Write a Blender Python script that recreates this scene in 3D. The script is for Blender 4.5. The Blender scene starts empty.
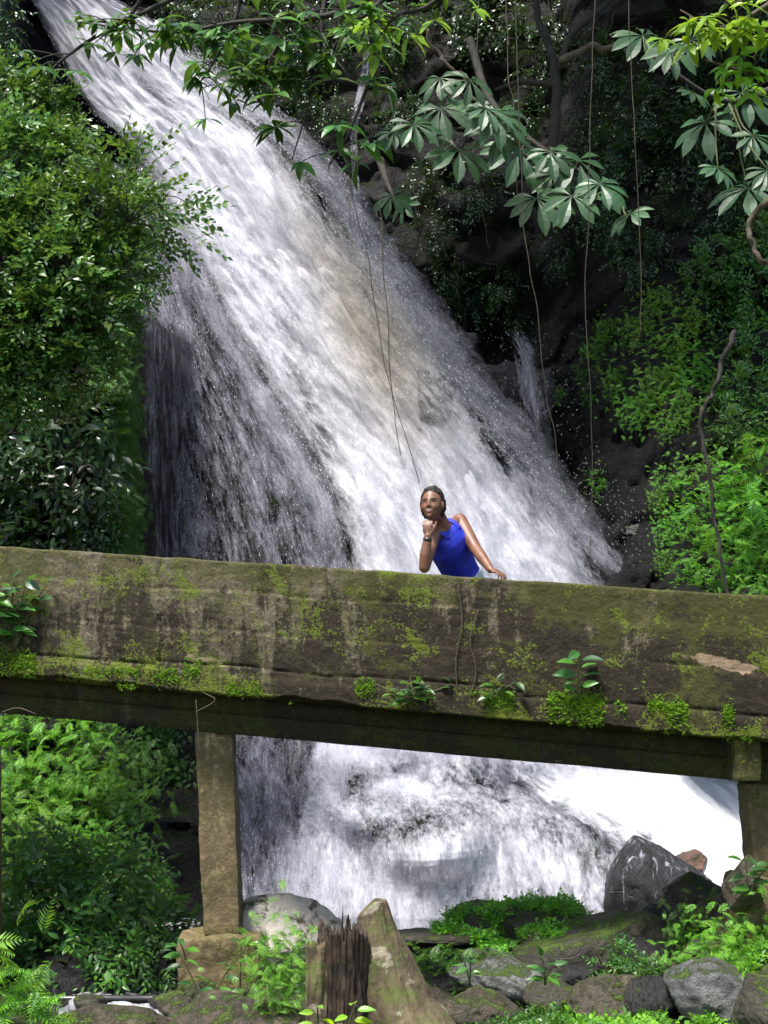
import bpy, math, random
import numpy as np
from mathutils import Vector, Matrix

RS = np.random.RandomState
rnd = random.Random(7)
C = bpy.context.scene.collection
FPX = 1400.0          # focal length in pixels
HY = 740.0            # picture row of the horizon
CZ = 1.7              # eye height


def at(px, py, Y):
    return np.array([(px - 384.0) / FPX * Y, Y, CZ + (HY - py) / FPX * Y])


# ------------------------------------------------------------------ noise
def _hash(ix, iy, iz, seed):
    with np.errstate(over='ignore'):
        h = (ix.astype(np.int64) * 374761393 + iy.astype(np.int64) * 668265263 +
             iz.astype(np.int64) * 1442695041 + seed * 974634777) & 0xFFFFFFFF
        h = ((h ^ (h >> 13)) * 1274126177) & 0xFFFFFFFF
        h = ((h ^ (h >> 16)) * 2246822519) & 0xFFFFFFFF
        h = h ^ (h >> 15)
    return (h & 0xFFFFFF) / float(0xFFFFFF)


def noise(P, seed=0):
    P = np.asarray(P, float)
    i = np.floor(P).astype(np.int64)
    f = P - i
    f = f * f * f * (f * (f * 6 - 15) + 10)
    r = 0
    for a in (0, 1):
        wa = f[:, 0] if a else 1 - f[:, 0]
        for b in (0, 1):
            wb = f[:, 1] if b else 1 - f[:, 1]
            for c in (0, 1):
                wc = f[:, 2] if c else 1 - f[:, 2]
                r = r + wa * wb * wc * _hash(i[:, 0] + a, i[:, 1] + b, i[:, 2] + c, seed)
    return r * 2 - 1


def fbm(P, octv=4, seed=0, gain=0.5):
    P = np.asarray(P, float)
    s = 0
    a = 1.0
    for k in range(octv):
        s = s + a * noise(P * (2.03 ** k) + 17.3 * k, seed + k)
        a *= gain
    return s


def cells(P, seed=0, jit=0.9):
    """nearest jittered cell: (random value of cell, distance gap to the second nearest)"""
    P = np.asarray(P, float)
    i = np.floor(P).astype(np.int64)
    n = len(P)
    d1 = np.full(n, 9.0)
    d2 = np.full(n, 9.0)
    val = np.zeros(n)
    for a in (-1, 0, 1):
        for b in (-1, 0, 1):
            for c in (-1, 0, 1):
                j = i + np.array([a, b, c])
                o = np.stack([_hash(j[:, 0], j[:, 1], j[:, 2], seed + k) for k in range(3)], 1)
                d = np.linalg.norm(j + 0.5 + (o - 0.5) * jit - P, axis=1)
                near = d < d1
                d2 = np.where(near, d1, np.minimum(d2, d))
                val = np.where(near, _hash(j[:, 0], j[:, 1], j[:, 2], seed + 9), val)
                d1 = np.where(near, d, d1)
    return val, d2 - d1


def ss(a, b, x):
    t = np.clip((np.asarray(x, float) - a) / (b - a), 0, 1)
    return t * t * (3 - 2 * t)


# ------------------------------------------------------------------ mesh building
class Geo:
    def __init__(self, v=None, t=None, q=None):
        self.v = np.zeros((0, 3)) if v is None else np.asarray(v, float).reshape(-1, 3)
        self.t = np.zeros((0, 3), int) if t is None else np.asarray(t, int).reshape(-1, 3)
        self.q = np.zeros((0, 4), int) if q is None else np.asarray(q, int).reshape(-1, 4)

    def moved(self, M=None, o=(0, 0, 0)):
        v = self.v if M is None else self.v @ np.asarray(M).T
        return Geo(v + np.asarray(o), self.t, self.q)


def join(gs):
    V, T, Q, k = [], [], [], 0
    for g in gs:
        V.append(g.v)
        T.append(g.t + k)
        Q.append(g.q + k)
        k += len(g.v)
    return Geo(np.concatenate(V), np.concatenate(T), np.concatenate(Q))


def instance(tpl, P, R, S):
    """many transformed copies of a template baked into one Geo. R columns = local axes"""
    n = len(P)
    if n == 0:
        return Geo()
    S = np.asarray(S, float).reshape(n, 1, 1)
    v = np.einsum('vj,nkj->nvk', tpl.v, R) * S + P[:, None, :]
    off = (np.arange(n) * len(tpl.v))[:, None, None]
    return Geo(v.reshape(-1, 3), (tpl.t[None] + off).reshape(-1, 3), (tpl.q[None] + off).reshape(-1, 4))


def frames(D, U):
    """frames whose x axis is D and z axis is close to U"""
    D = D / np.maximum(np.linalg.norm(D, axis=1, keepdims=True), 1e-9)
    Y = np.cross(U, D)
    Y /= np.maximum(np.linalg.norm(Y, axis=1, keepdims=True), 1e-9)
    Z = np.cross(D, Y)
    return np.stack([D, Y, Z], 2)


def build(name, g, mats, parent=None, smooth=True, mi=None, uv=None, attrs=None):
    me = bpy.data.meshes.new(name)
    nt, nq = len(g.t), len(g.q)
    me.vertices.add(len(g.v))
    me.vertices.foreach_set('co', g.v.astype(np.float32).ravel())
    idx = np.concatenate([g.t.ravel(), g.q.ravel()]).astype(np.int32)
    me.loops.add(len(idx))
    me.loops.foreach_set('vertex_index', idx)
    me.polygons.add(nt + nq)
    st = np.concatenate([np.arange(nt) * 3, nt * 3 + np.arange(nq) * 4]).astype(np.int32)
    me.polygons.foreach_set('loop_start', st)
    if not isinstance(mats, (list, tuple)):
        mats = [mats]
    for m in mats:
        me.materials.append(m)
    if mi is not None:
        me.polygons.foreach_set('material_index', np.asarray(mi, np.int32))
    me.polygons.foreach_set('use_smooth', np.full(nt + nq, bool(smooth)))
    if uv is not None:
        l = me.uv_layers.new(name='UVMap')
        l.data.foreach_set('uv', uv[idx].astype(np.float32).ravel())
    for k, a in (attrs or {}).items():
        at_ = me.attributes.new(k, 'FLOAT', 'POINT')
        at_.data.foreach_set('value', a.astype(np.float32))
    me.update(calc_edges=True)
    o = bpy.data.objects.new(name, me)
    C.objects.link(o)
    if parent:
        o.parent = parent
    return o


def tag(o, label=None, cat=None, group=None, kind=None):
    if label:
        o['label'] = label
    if cat:
        o['category'] = cat
    if group:
        o['group'] = group
    if kind:
        o['kind'] = kind
    return o


def thing(name, loc, label, cat, group=None):
    o = bpy.data.objects.new(name, None)
    C.objects.link(o)
    o.location = Vector([float(x) for x in loc])
    o.empty_display_size = 0.1
    return tag(o, label, cat, group)


def copy_tree(o, parent=None):
    c = o.copy()
    C.objects.link(c)
    if parent:
        c.parent = parent
    for ch in list(o.children):
        copy_tree(ch, c)
    return c


def tube(pts, rad, sides=7, close=True):
    pts = np.asarray(pts, float)
    n = len(pts)
    rad = np.ones(n) * rad if np.isscalar(rad) else np.asarray(rad, float)
    tan = np.gradient(pts, axis=0)
    tan /= np.maximum(np.linalg.norm(tan, axis=1, keepdims=True), 1e-9)
    ref = np.array([0.3, 1, 0.1]) if abs(tan[0][2]) > 0.7 else np.array([0, 0, 1.0])
    V = []
    for k in range(n):
        a = np.cross(tan[k], ref)
        a /= max(np.linalg.norm(a), 1e-9)
        b = np.cross(tan[k], a)
        th = np.arange(sides) / sides * 2 * np.pi
        V.append(pts[k] + rad[k] * (np.cos(th)[:, None] * a + np.sin(th)[:, None] * b))
    V = np.concatenate(V)
    Q = []
    for k in range(n - 1):
        for s in range(sides):
            s2 = (s + 1) % sides
            Q.append((k * sides + s, k * sides + s2, (k + 1) * sides + s2, (k + 1) * sides + s))
    T = []
    if close:
        V = np.concatenate([V, pts[:1], pts[-1:]])
        for s in range(sides):
            s2 = (s + 1) % sides
            T.append((n * sides, s2, s))
            T.append((n * sides + 1, (n - 1) * sides + s, (n - 1) * sides + s2))
    return Geo(V, T if T else None, Q)


def smooth_line(pts, n):
    """Catmull-Rom through pts, n samples"""
    p = np.asarray(pts, float)
    p = np.concatenate([[2 * p[0] - p[1]], p, [2 * p[-1] - p[-2]]])
    m = len(p) - 3
    t = np.linspace(0, m - 1e-6, n)
    i = t.astype(int)
    f = (t - i)[:, None]
    a, b, c, d = p[i], p[i + 1], p[i + 2], p[i + 3]
    return 0.5 * ((2 * b) + (-a + c) * f + (2 * a - 5 * b + 4 * c - d) * f ** 2 + (-a + 3 * b - 3 * c + d) * f ** 3)


def grid_faces(nr, nc):
    i = np.arange((nr - 1) * (nc - 1))
    r, c = i // (nc - 1), i % (nc - 1)
    a = r * nc + c
    return np.stack([a, a + 1, a + nc + 1, a + nc], 1)


def box(x0, x1, y0, y1, z0, z1):
    v = [(x, y, z) for x in (x0, x1) for y in (y0, y1) for z in (z0, z1)]
    q = [(0, 1, 3, 2), (4, 6, 7, 5), (0, 4, 5, 1), (2, 3, 7, 6), (0, 2, 6, 4), (1, 5, 7, 3)]
    return Geo(v, None, q)


# ------------------------------------------------------------------ materials
class NT:
    def __init__(self, name, disp=False):
        self.m = bpy.data.materials.new(name)
        self.m.use_nodes = True
        self.t = self.m.node_tree
        self.t.nodes.clear()
        self.out = self.t.nodes.new('ShaderNodeOutputMaterial')

    def n(self, typ, ins=None, **props):
        nd = self.t.nodes.new('ShaderNode' + typ)
        for k, v in props.items():
            setattr(nd, k, v)
        for k, v in (ins or {}).items():
            s = nd.inputs[k]
            if isinstance(v, bpy.types.NodeSocket):
                self.t.links.new(v, s)
            else:
                s.default_value = v
        return nd

    def math(self, op, a, b=None, c=None, clamp=False):
        ins = {0: a}
        if b is not None:
            ins[1] = b
        if c is not None:
            ins[2] = c
        return self.n('Math', ins, operation=op, use_clamp=clamp).outputs[0]

    def mix(self, f, a, b):
        nd = self.n('Mix', {0: f, 6: a, 7: b}, data_type='RGBA')
        return nd.outputs[2]

    def ramp(self, x, lo, hi, a=0.0, b=1.0):
        return self.n('MapRange', {0: x, 1: lo, 2: hi, 3: a, 4: b}).outputs[0]

    def noise(self, vec, scale, detail=5, rough=0.55, dist=0.0, seed=0.0):
        if seed:
            vec = self.n('VectorMath', {0: vec, 1: (seed, seed * 1.7, seed * 0.3)}, operation='ADD').outputs[0]
        return self.n('TexNoise', {'Vector': vec, 'Scale': scale, 'Detail': detail,
                                   'Roughness': rough, 'Distortion': dist}).outputs[0]

    def scaled(self, vec, s):
        return self.n('VectorMath', {0: vec, 1: s}, operation='MULTIPLY').outputs[0]

    def surf(self, sh):
        self.t.links.new(sh, self.out.inputs[0])
        return self.m


def c4(c):
    return (c[0], c[1], c[2], 1.0)


def leaf_mat(name, cols, rough=0.38, trans=0.3, spec=0.5):
    """leaves: every leaf its own tone out of cols, a little light passes through"""
    N = NT(name)
    r = N.n('NewGeometry').outputs['Random Per Island']
    cr = N.n('ValToRGB', {0: r})
    e = cr.color_ramp.elements
    e[0].color, e[1].color = c4(cols[0]), c4(cols[-1])
    for k in range(1, len(cols) - 1):
        x = e.new(k / (len(cols) - 1))
        x.color = c4(cols[k])
    oi = N.n('ObjectInfo').outputs['Random']
    hs = N.n('HueSaturation', {'Hue': N.ramp(oi, 0, 1, 0.485, 0.512), 'Saturation': N.ramp(r, 0, 1, 0.85, 1.05),
                               'Value': N.ramp(oi, 0, 1, 0.8, 1.2), 'Color': cr.outputs[0]}).outputs[0]
    p = N.n('BsdfPrincipled', {'Base Color': hs, 'Roughness': rough, 'Specular IOR Level': spec})
    tr = N.n('BsdfTranslucent', {'Color': N.mix(0.5, hs, (0.25, 0.42, 0.03, 1))})
    mx = N.n('MixShader', {0: trans, 1: p.outputs[0], 2: tr.outputs[0]})
    return N.surf(mx.outputs[0])


M = {}
M['leaf_small'] = leaf_mat('small_leaf', [(.012, .045, .008), (.03, .11, .018), (.06, .18, .028), (.11, .25, .04), (.17, .24, .05)], .33)
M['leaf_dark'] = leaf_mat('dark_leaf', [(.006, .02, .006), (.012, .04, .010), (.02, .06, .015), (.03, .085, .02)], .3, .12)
M['leaf_mid'] = leaf_mat('middle_leaf', [(.02, .08, .015), (.035, .13, .02), (.06, .19, .025), (.09, .22, .03)], .36, .3)
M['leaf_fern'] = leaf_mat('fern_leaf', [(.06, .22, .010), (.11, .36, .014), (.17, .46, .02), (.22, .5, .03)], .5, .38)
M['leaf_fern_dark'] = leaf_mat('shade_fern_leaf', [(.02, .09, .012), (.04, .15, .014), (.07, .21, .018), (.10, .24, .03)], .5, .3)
M['leaf_palm'] = leaf_mat('palmate_leaf', [(.028, .075, .034), (.04, .10, .045), (.055, .13, .052)], .44, .2, .45)
M['leaf_lime'] = leaf_mat('lime_leaf', [(.16, .42, .01), (.26, .52, .015), (.36, .52, .02)], .4, .45)
M['moss_green'] = leaf_mat('moss_tuft', [(.10, .26, .008), (.18, .42, .012), (.27, .52, .02)], .8, .3, .2)
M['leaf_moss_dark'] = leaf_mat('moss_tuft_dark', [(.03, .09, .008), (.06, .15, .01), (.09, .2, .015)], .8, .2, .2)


def wood_mat(name, a, b, scale=6.0):
    N = NT(name)
    co = N.n('TexCoord').outputs['Object']
    n1 = N.noise(co, scale, 6, .65)
    n2 = N.noise(N.scaled(co, (9.0, 9.0, 1.6)), scale, 5, .6)
    c = N.mix(N.ramp(n1, .35, .68), c4(a), c4(b))
    bp = N.n('Bump', {'Height': n2, 'Strength': .7, 'Distance': .02})
    p = N.n('BsdfPrincipled', {'Base Color': c, 'Roughness': .75, 'Normal': bp.outputs[0]})
    return N.surf(p.outputs[0])


M['twig'] = wood_mat('twig_bark', (.012, .010, .007), (.045, .036, .026), 9)
M['twig_pale'] = wood_mat('pale_twig_bark', (.05, .038, .022), (.13, .10, .065), 9)
M['stem_green'] = wood_mat('green_stem', (.05, .09, .02), (.10, .10, .04), 9)
M['vine'] = wood_mat('vine_bark', (.025, .02, .012), (.07, .058, .032), 7)


def rock_mat(name, dark, light, moss=(.07, .13, .012), moss_amt=.5, wet=.5, pale=None, sc=1.0, ns=(1, 1, 1), spec=.5, streak=False):
    """stone with speckle, cracks and moss on the faces that look up"""
    N = NT(name)
    co = N.n('TexCoord').outputs['Object']
    co = N.scaled(co, ns)
    a = N.noise(co, 1.3 * sc, 8, .62, .4)
    b = N.noise(co, 9 * sc, 8, .7)
    f = N.noise(co, 40 * sc, 4, .7)
    c = N.mix(N.ramp(a, .38, .64), c4(dark), c4(light))
    c = N.mix(N.ramp(b, .40, .62, .0, .6), c, c4([x * .45 for x in dark]))
    c = N.mix(N.ramp(f, .5, .7, 0, .35), c, c4([min(.6, x * 1.7) for x in light]))
    if pale:
        g = N.noise(co, 2.2 * sc, 7, .68, .3, 5.0)
        c = N.mix(N.ramp(g, .41, .46), c, c4(pale))
    vor = N.n('TexVoronoi', {'Vector': co, 'Scale': 2.6 * sc}, feature='DISTANCE_TO_EDGE').outputs[0]
    crack = N.ramp(vor, 0.0, .02, 0, 1)
    nz = N.n('SeparateXYZ', {0: N.n('NewGeometry').outputs['Normal']}).outputs[2]
    m = N.noise(co, 3.2 * sc, 9, .78, .2, 9.0)
    up = N.ramp(nz, -.1, .7, -.22, .11)
    mf = N.ramp(N.math('ADD', m, up), .67 - .2 * moss_amt, .73 - .2 * moss_amt)
    mc = N.mix(N.ramp(f, .42, .58), c4([x * .4 for x in moss]), c4([x * 1.6 for x in moss]))
    c = N.mix(mf, c, mc)
    h = N.math('ADD', N.math('MULTIPLY', a, .5), N.math('MULTIPLY', b, .35))
    h = N.math('ADD', h, N.math('MULTIPLY', f, N.ramp(mf, 0, 1, .08, .3)))
    h = N.math('ADD', h, N.math('MULTIPLY', crack, .05))
    bp = N.n('Bump', {'Height': h, 'Strength': 1.0, 'Distance': .17 / sc})
    ro = N.ramp(b, .35, .65, .75 - .5 * wet, .9 - .45 * wet)
    ro = N.math('MAXIMUM', ro, N.math('MULTIPLY', mf, .9))
    if streak:
        sv_ = N.noise(N.scaled(co, (9, 9, .9)), 1.0, 6, .7, .5, 3.0)
        c = N.mix(N.ramp(sv_, .56, .66, 0, .8), c, (.5, .52, .6, 1))
    p = N.n('BsdfPrincipled', {'Base Color': c, 'Roughness': ro, 'Normal': bp.outputs[0], 'Specular IOR Level': spec})
    return N.surf(p.outputs[0])


M['cliff'] = rock_mat('wet_cliff_rock', (.006, .006, .007), (.026, .023, .022), (.022, .036, .008), .28, .55, None, 1.1, (1, 1, 1.5), .22)
M['rock_falls'] = rock_mat('streaming_wet_stone', (.012, .012, .015), (.04, .04, .046), (.04, .07, .01), 0, .9, None, 1.6, (1.6, 1, .6), .5, True)
M['rock_rust'] = rock_mat('rusty_stone', (.06, .035, .022), (.20, .11, .07), (.04, .07, .01), 0, .8, None, 1.8)
M['rock_dark'] = rock_mat('dark_boulder_stone', (.014, .013, .014), (.045, .042, .042), (.04, .07, .01), .05, .95, None, 1.6, (1.6, 1, .6))
M['rock_moss'] = rock_mat('mossy_boulder_stone', (.030, .026, .018), (.09, .08, .055), (.075, .12, .010), .55, .45, None, 2.2)
M['rock_brown'] = rock_mat('brown_boulder_stone', (.032, .026, .017), (.12, .095, .062), (.07, .11, .012), .40, .55, None, 2.2)
M['rock_grey'] = rock_mat('grey_boulder_stone', (.06, .06, .056), (.22, .22, .21), (.06, .10, .012), .45, .4, None, 2.4)
M['rock_pale'] = rock_mat('pale_lichened_stone', (.10, .08, .06), (.24, .2, .15), (.08, .12, .015), .1, .2, (.55, .50, .43), 1.8)
M['soil'] = rock_mat('wet_gravel_soil', (.025, .02, .014), (.08, .065, .045), (.05, .09, .01), .45, .4, None, 3.0)
M['hillside'] = rock_mat('hillside_soil', (.02, .018, .012), (.05, .045, .03), (.05, .09, .01), .6, .2, None, .5)


def water_mat(name, su, sv, soft, white=(.80, .82, .88), silt=(.40, .34, .26), seed=0.0, trans=.25, amax=1.0):
    """falling white water: broken streaks that run with the flow, dark rock seen through the gaps"""
    N = NT(name)
    uv = N.n('UVMap', uv_map='UVMap').outputs[0]
    dens = N.n('Attribute', attribute_name='dens').outputs['Fac']
    sl = N.n('Attribute', attribute_name='silt').outputs['Fac']
    v1 = N.scaled(uv, (su, sv, 1))
    n1 = N.noise(v1, 1.0, 7, .66, .55, 1.0 + seed)
    n2 = N.noise(N.scaled(uv, (su * 3.6, sv * 3.4, 1)), 1.0, 5, .7, .5, 7.0 + seed)
    n3 = N.noise(N.scaled(uv, (su * .22, sv * .3, 1)), 1.0, 4, .6, .9, 3.0 + seed)
    n4 = N.noise(N.scaled(uv, (su * 8.5, sv * 7.0, 1)), 1.0, 3, .6, .3, 13.0 + seed)
    h = N.math('ADD', N.math('MULTIPLY', n1, .30), N.math('MULTIPLY', n2, .28))
    h = N.math('ADD', h, N.math('MULTIPLY', n4, .10))
    h = N.math('ADD', h, N.math('MULTIPLY', n3, .25))
    h = N.ramp(h, .33, .60)
    thr = N.math('SUBTRACT', 1.0, dens)
    a = N.math('ADD', N.math('DIVIDE', N.math('SUBTRACT', h, thr), soft), .5, clamp=True)
    a = N.math('MULTIPLY', a, amax)
    c = N.mix(N.ramp(h, .1, .8), c4([x * .80 for x in white[:2]] + [white[2] * .86]), c4(white))
    c = N.mix(N.math('MULTIPLY', sl, N.ramp(n3, .3, .7, .6, 1.0)), c, c4(silt))
    bp = N.n('Bump', {'Height': h, 'Strength': .5, 'Distance': .05})
    p = N.n('BsdfPrincipled', {'Base Color': c, 'Roughness': .6, 'Normal': bp.outputs[0]})
    tr = N.n('BsdfTranslucent', {'Color': c})
    mx = N.n('MixShader', {0: trans, 1: p.outputs[0], 2: tr.outputs[0]})
    al = N.n('MixShader', {0: a, 1: N.n('BsdfTransparent').outputs[0], 2: mx.outputs[0]})
    return N.surf(al.outputs[0])


M['water_body'] = water_mat('falling_water', 5.0, 1.5, .75, white=(.78,.78,.83))
M['water_front'] = water_mat('falling_water_front', 7, 2.2, .8, white=(.80,.80,.86), seed=11.0, amax=.8)
M['water_veil'] = water_mat('thin_water_veil', 11.0, 1.9, .8, white=(.50, .50, .60), seed=5.0, amax=.8)
M['water_mist'] = water_mat('flung_mist', 8.0, 3.0, 1.1, white=(.66, .66, .73), seed=31.0, amax=.55, trans=.4)
M['water_fan'] = water_mat('fanned_water', 5.0, 2.0, .85, white=(.80, .81, .88), seed=23.0)
M['water_foam'] = water_mat('foaming_water', 3.0, 1.6, .6, white=(.90, .91, .94), seed=29.0)


def plain(name, col, rough=.5, spec=.5, bump=0, sc=20):
    N = NT(name)
    co = N.n('TexCoord').outputs['Object']
    n = N.noise(co, sc, 5, .6)
    c = N.mix(N.ramp(n, .35, .65), c4([x * .8 for x in col]), c4([min(1, x * 1.15) for x in col]))
    ins = {'Base Color': c, 'Roughness': rough, 'Specular IOR Level': spec}
    if bump:
        ins['Normal'] = N.n('Bump', {'Height': n, 'Strength': bump, 'Distance': .01}).outputs[0]
    return N.surf(N.n('BsdfPrincipled', ins).outputs[0])


M['drops'] = plain('water_drop', (.74, .75, .82), .3)


def bridge_mat(name, mossy=1.0, base=(.135, .113, .072), dark=(.015, .0095, .005)):
    """old board-marked concrete: damp brown stain, olive algae, bright moss towards the lower lip"""
    N = NT(name)
    uv = N.n('UVMap', uv_map='UVMap').outputs[0]
    xy = N.n('SeparateXYZ', {0: uv})
    s, h = xy.outputs[0], xy.outputs[1]
    big = N.noise(uv, 1.4, 10, .74, .35)
    med = N.noise(uv, 4.5, 8, .70, .3, 3.0)
    fin = N.noise(uv, 38, 6, .75, .2, 8.0)
    ver = N.noise(N.scaled(uv, (9.0, 1.6, 1)), 1.0, 8, .72, .3, 2.0)
    c = N.mix(N.ramp(med, .36, .62), c4(base), c4([x * .55 for x in base]))
    c = N.mix(N.ramp(fin, .50, .60, 0, .75), c, c4([x * 1.9 for x in base]))
    mid = N.noise(uv, 17, 6, .75, .5, 28.0)
    c = N.mix(N.ramp(mid, .46, .40, 0, .75), c, c4([x * .35 for x in base]))
    c = N.mix(N.ramp(mid, .56, .61, 0, .6), c, c4([x * 1.7 for x in base]))
    fin2 = N.noise(uv, 75, 4, .7, 0, 18.0)
    c = N.mix(N.ramp(fin2, .44, .36, 0, .8), c, c4([x * .3 for x in base]))
    # dark damp stain, stronger to the right
    st = N.math('ADD', N.math('ADD', N.math('MULTIPLY', big, .55), N.math('MULTIPLY', ver, .45)),
                N.ramp(s, -2.5, 2.6, -.038, .06))
    st = N.math('ADD', st, N.ramp(h, -.95, 0.0, .05, -.06))
    st = N.math('ADD', st, N.math('MULTIPLY', N.math('SUBTRACT', fin, .5), .30))
    c = N.mix(N.ramp(st, .450, .474, 0, .92), c, N.mix(N.ramp(mid, .50, .58), c4(dark), c4([x * 1.5 for x in dark])))
    # olive algae film
    al = N.math('ADD', N.math('MULTIPLY', N.noise(uv, 2.3, 9, .74, .4, 21.0), .75), N.math('MULTIPLY', fin, .25))
    al = N.math('ADD', al, N.ramp(h, -.35, 0.0, -.03, .045))
    c = N.mix(N.ramp(al, .50, .54, 0, .70 * mossy), c, (.062, .064, .012, 1))
    # bright speckled moss
    mo = N.math('ADD', N.math('MULTIPLY', N.noise(uv, 3.6, 9, .76, .3, 33.0), .7), N.math('MULTIPLY', N.noise(uv, 55, 3, .6, 0, 4.0), .3))
    mo = N.math('ADD', mo, N.ramp(h, -.92, -.70, .035, -.02))
    c = N.mix(N.ramp(mo, .53, .555, 0, .85 * mossy), c, (.15, .20, .015, 1))
    # pale patches where the skin has flaked off
    pa = N.noise(N.scaled(uv, (1.0, 2.2, 1)), 1.5, 9, .72, .5, 47.0)
    c = N.mix(N.ramp(pa, .645, .66, 0, .8), c, (.27, .21, .13, 1))
    dx = N.math('DIVIDE', N.math('SUBTRACT', s, 2.10), .20)
    dy = N.math('DIVIDE', N.math('ADD', N.math('SUBTRACT', h, -.435), N.math('MULTIPLY', N.math('SUBTRACT', s, 2.10), .12)), .035)
    dd = N.math('SQRT', N.math('ADD', N.math('MULTIPLY', dx, dx), N.math('MULTIPLY', dy, dy)))
    dd = N.math('ADD', dd, N.math('MULTIPLY', N.math('SUBTRACT', N.noise(uv, 9, 6, .7, .2, 60.0), .5), 3.0))
    c = N.mix(N.ramp(dd, .95, 1.1, .85, 0), c, (.34, .25, .16, 1))
    hh = N.math('ADD', N.math('MULTIPLY', med, .12), N.math('MULTIPLY', fin, .35))
    hh = N.math('ADD', hh, N.math('MULTIPLY', mid, .22))
    hh = N.math('ADD', hh, N.math('MULTIPLY', N.ramp(mo, .56, .62), .25))
    bp = N.n('Bump', {'Height': hh, 'Strength': 1.0, 'Distance': .04})
    p = N.n('BsdfPrincipled', {'Base Color': c, 'Roughness': .82, 'Normal': bp.outputs[0], 'Specular IOR Level': .3})
    return N.surf(p.outputs[0])


M['parapet'] = bridge_mat('mossy_concrete')
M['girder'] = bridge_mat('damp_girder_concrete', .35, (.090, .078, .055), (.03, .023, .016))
M['pillar'] = bridge_mat('pillar_concrete', .35, (.30, .245, .14), (.13, .095, .05))

# ------------------------------------------------------------------ cliff
gx = np.arange(-16, 16.01, .06)
gz = np.arange(-1.8, 18.0, .06)


def water_depth(X, Z):
    """smooth rock face under the waterfall"""
    Y = 15.3 + .42 * np.maximum(Z, 0) - .75 * np.maximum(1.9 - Z, 0) ** 1.15
    # rounded rock mound at the foot, with two knobs
    Y = Y - .95 * np.exp(-((X - .35) / 1.5) ** 2 - ((Z - .45) / .85) ** 2)
    Y = Y - .85 * np.exp(-(((X + .27) / .40) ** 2 + ((Z - 1.08) / .36) ** 2) ** 1.5)
    Y = Y - .75 * np.exp(-(((X - .42) / .60) ** 2 + ((Z - .72) / .36) ** 2) ** 1.5)
    return Y


def left_edge(Z):
    return -2.62 - 2.6 * ss(6.3, 9.6, Z) + .62 * ss(2.0, -.4, Z)


def cliff_depth(X, Z):
    Y = water_depth(X, Z)
    w = fbm(np.stack([X * .9, Z * .7, X * 0], 1), 3, 91) * .22
    bl = 1 - ss(-.22, .16, X - left_edge(Z) + w)
    Y = Y * (1 - bl) + bl * (14.6 + .12 * Z - 1.7 * ss(1.9, -.6, Z))
    # right bluff, stepped
    br = ss(1.95, 3.3, X + w) * ss(1.0, 2.4, Z + w * .6)
    step = .45 * ss(4.7, 4.5, Z + .3 * w) + .35 * ss(3.4, 3.25, Z + w) + .3 * ss(6.4, 6.2, Z)
    Y = Y - br * (1.6 + step)
    Y = Y + 1.9 * np.exp(-((X - 1.15) / .95) ** 2 - ((Z - 7.3) / .62) ** 4)
    lg = ss(.25, .45, X) * (1 - ss(1.75, 1.95, X)) * ss(6.32, 6.26, Z) * ss(4.2, 5.4, Z)
    Y = Y - .75 * lg
    # far hillside shoulders
    Y = Y - 1.8 * ss(5, 10, np.abs(X)) + 6 * ss(14.2, 18, Z)
    return Y


XX, ZZ = np.meshgrid(gx, gz)
xf, zf = XX.ravel(), ZZ.ravel()
G0 = cliff_depth(xf, zf)
inwater = np.exp(-((xf - (.9 - .36 * zf)) / 1.9) ** 2) * ss(14, 9, zf)
amp = 1 - .62 * inwater
p3 = np.stack([xf, G0 * .6, zf], 1)
cv, cg = cells(p3 * np.array([.85, .8, 1.25]) + fbm(p3 * .8, 2, 5)[:, None] * .25, 3)
cv2, cg2 = cells(p3 * np.array([2.4, 2, 3.4]), 13)
G1 = G0 - amp * (.30 * fbm(p3 * .55, 4, 40) + .42 * (cv - .5) + .12 * (cv2 - .5) + .10 * fbm(p3 * 3.0, 4, 60)) \
     + amp * (.16 * ss(.12, .0, cg) + .05 * ss(.10, 0, cg2))
GC = G1.reshape(XX.shape)
GW = water_depth(xf, zf).reshape(XX.shape)


def sample(G, X, Z):
    fx = np.clip((X - gx[0]) / .06, 0, len(gx) - 1.001)
    fz = np.clip((Z - gz[0]) / .06, 0, len(gz) - 1.001)
    i, j = fx.astype(int), fz.astype(int)
    a, b = fx - i, fz - j
    return (G[j, i] * (1 - a) * (1 - b) + G[j, i + 1] * a * (1 - b) + G[j + 1, i] * (1 - a) * b + G[j + 1, i + 1] * a * b)


def hit(px, py, G, y0=9.0, y1=27.0):
    px, py = np.atleast_1d(np.asarray(px, float)), np.atleast_1d(np.asarray(py, float))
    kx, kz = (px - 384) / FPX, (HY - py) / FPX
    res = np.full(px.shape, y1)
    done = np.zeros(px.shape, bool)
    for Y in np.arange(y0, y1, .04):
        m = (~done) & (Y >= sample(G, kx * Y, CZ + kz * Y))
        if m.any():
            lo, hi = np.full(m.sum(), Y - .04), np.full(m.sum(), float(Y))
            for _ in range(9):
                md = (lo + hi) / 2
                f = md >= sample(G, kx[m] * md, CZ + kz[m] * md)
                hi, lo = np.where(f, md, hi), np.where(f, lo, md)
            res[m] = hi
        done |= m
    return np.stack([kx * res, res, CZ + kz * res], -1)


cliff = build('rock_cliff', Geo(np.stack([xf, G1, zf], 1), None, grid_faces(*XX.shape)), M['cliff'])
tag(cliff, kind='structure')

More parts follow.
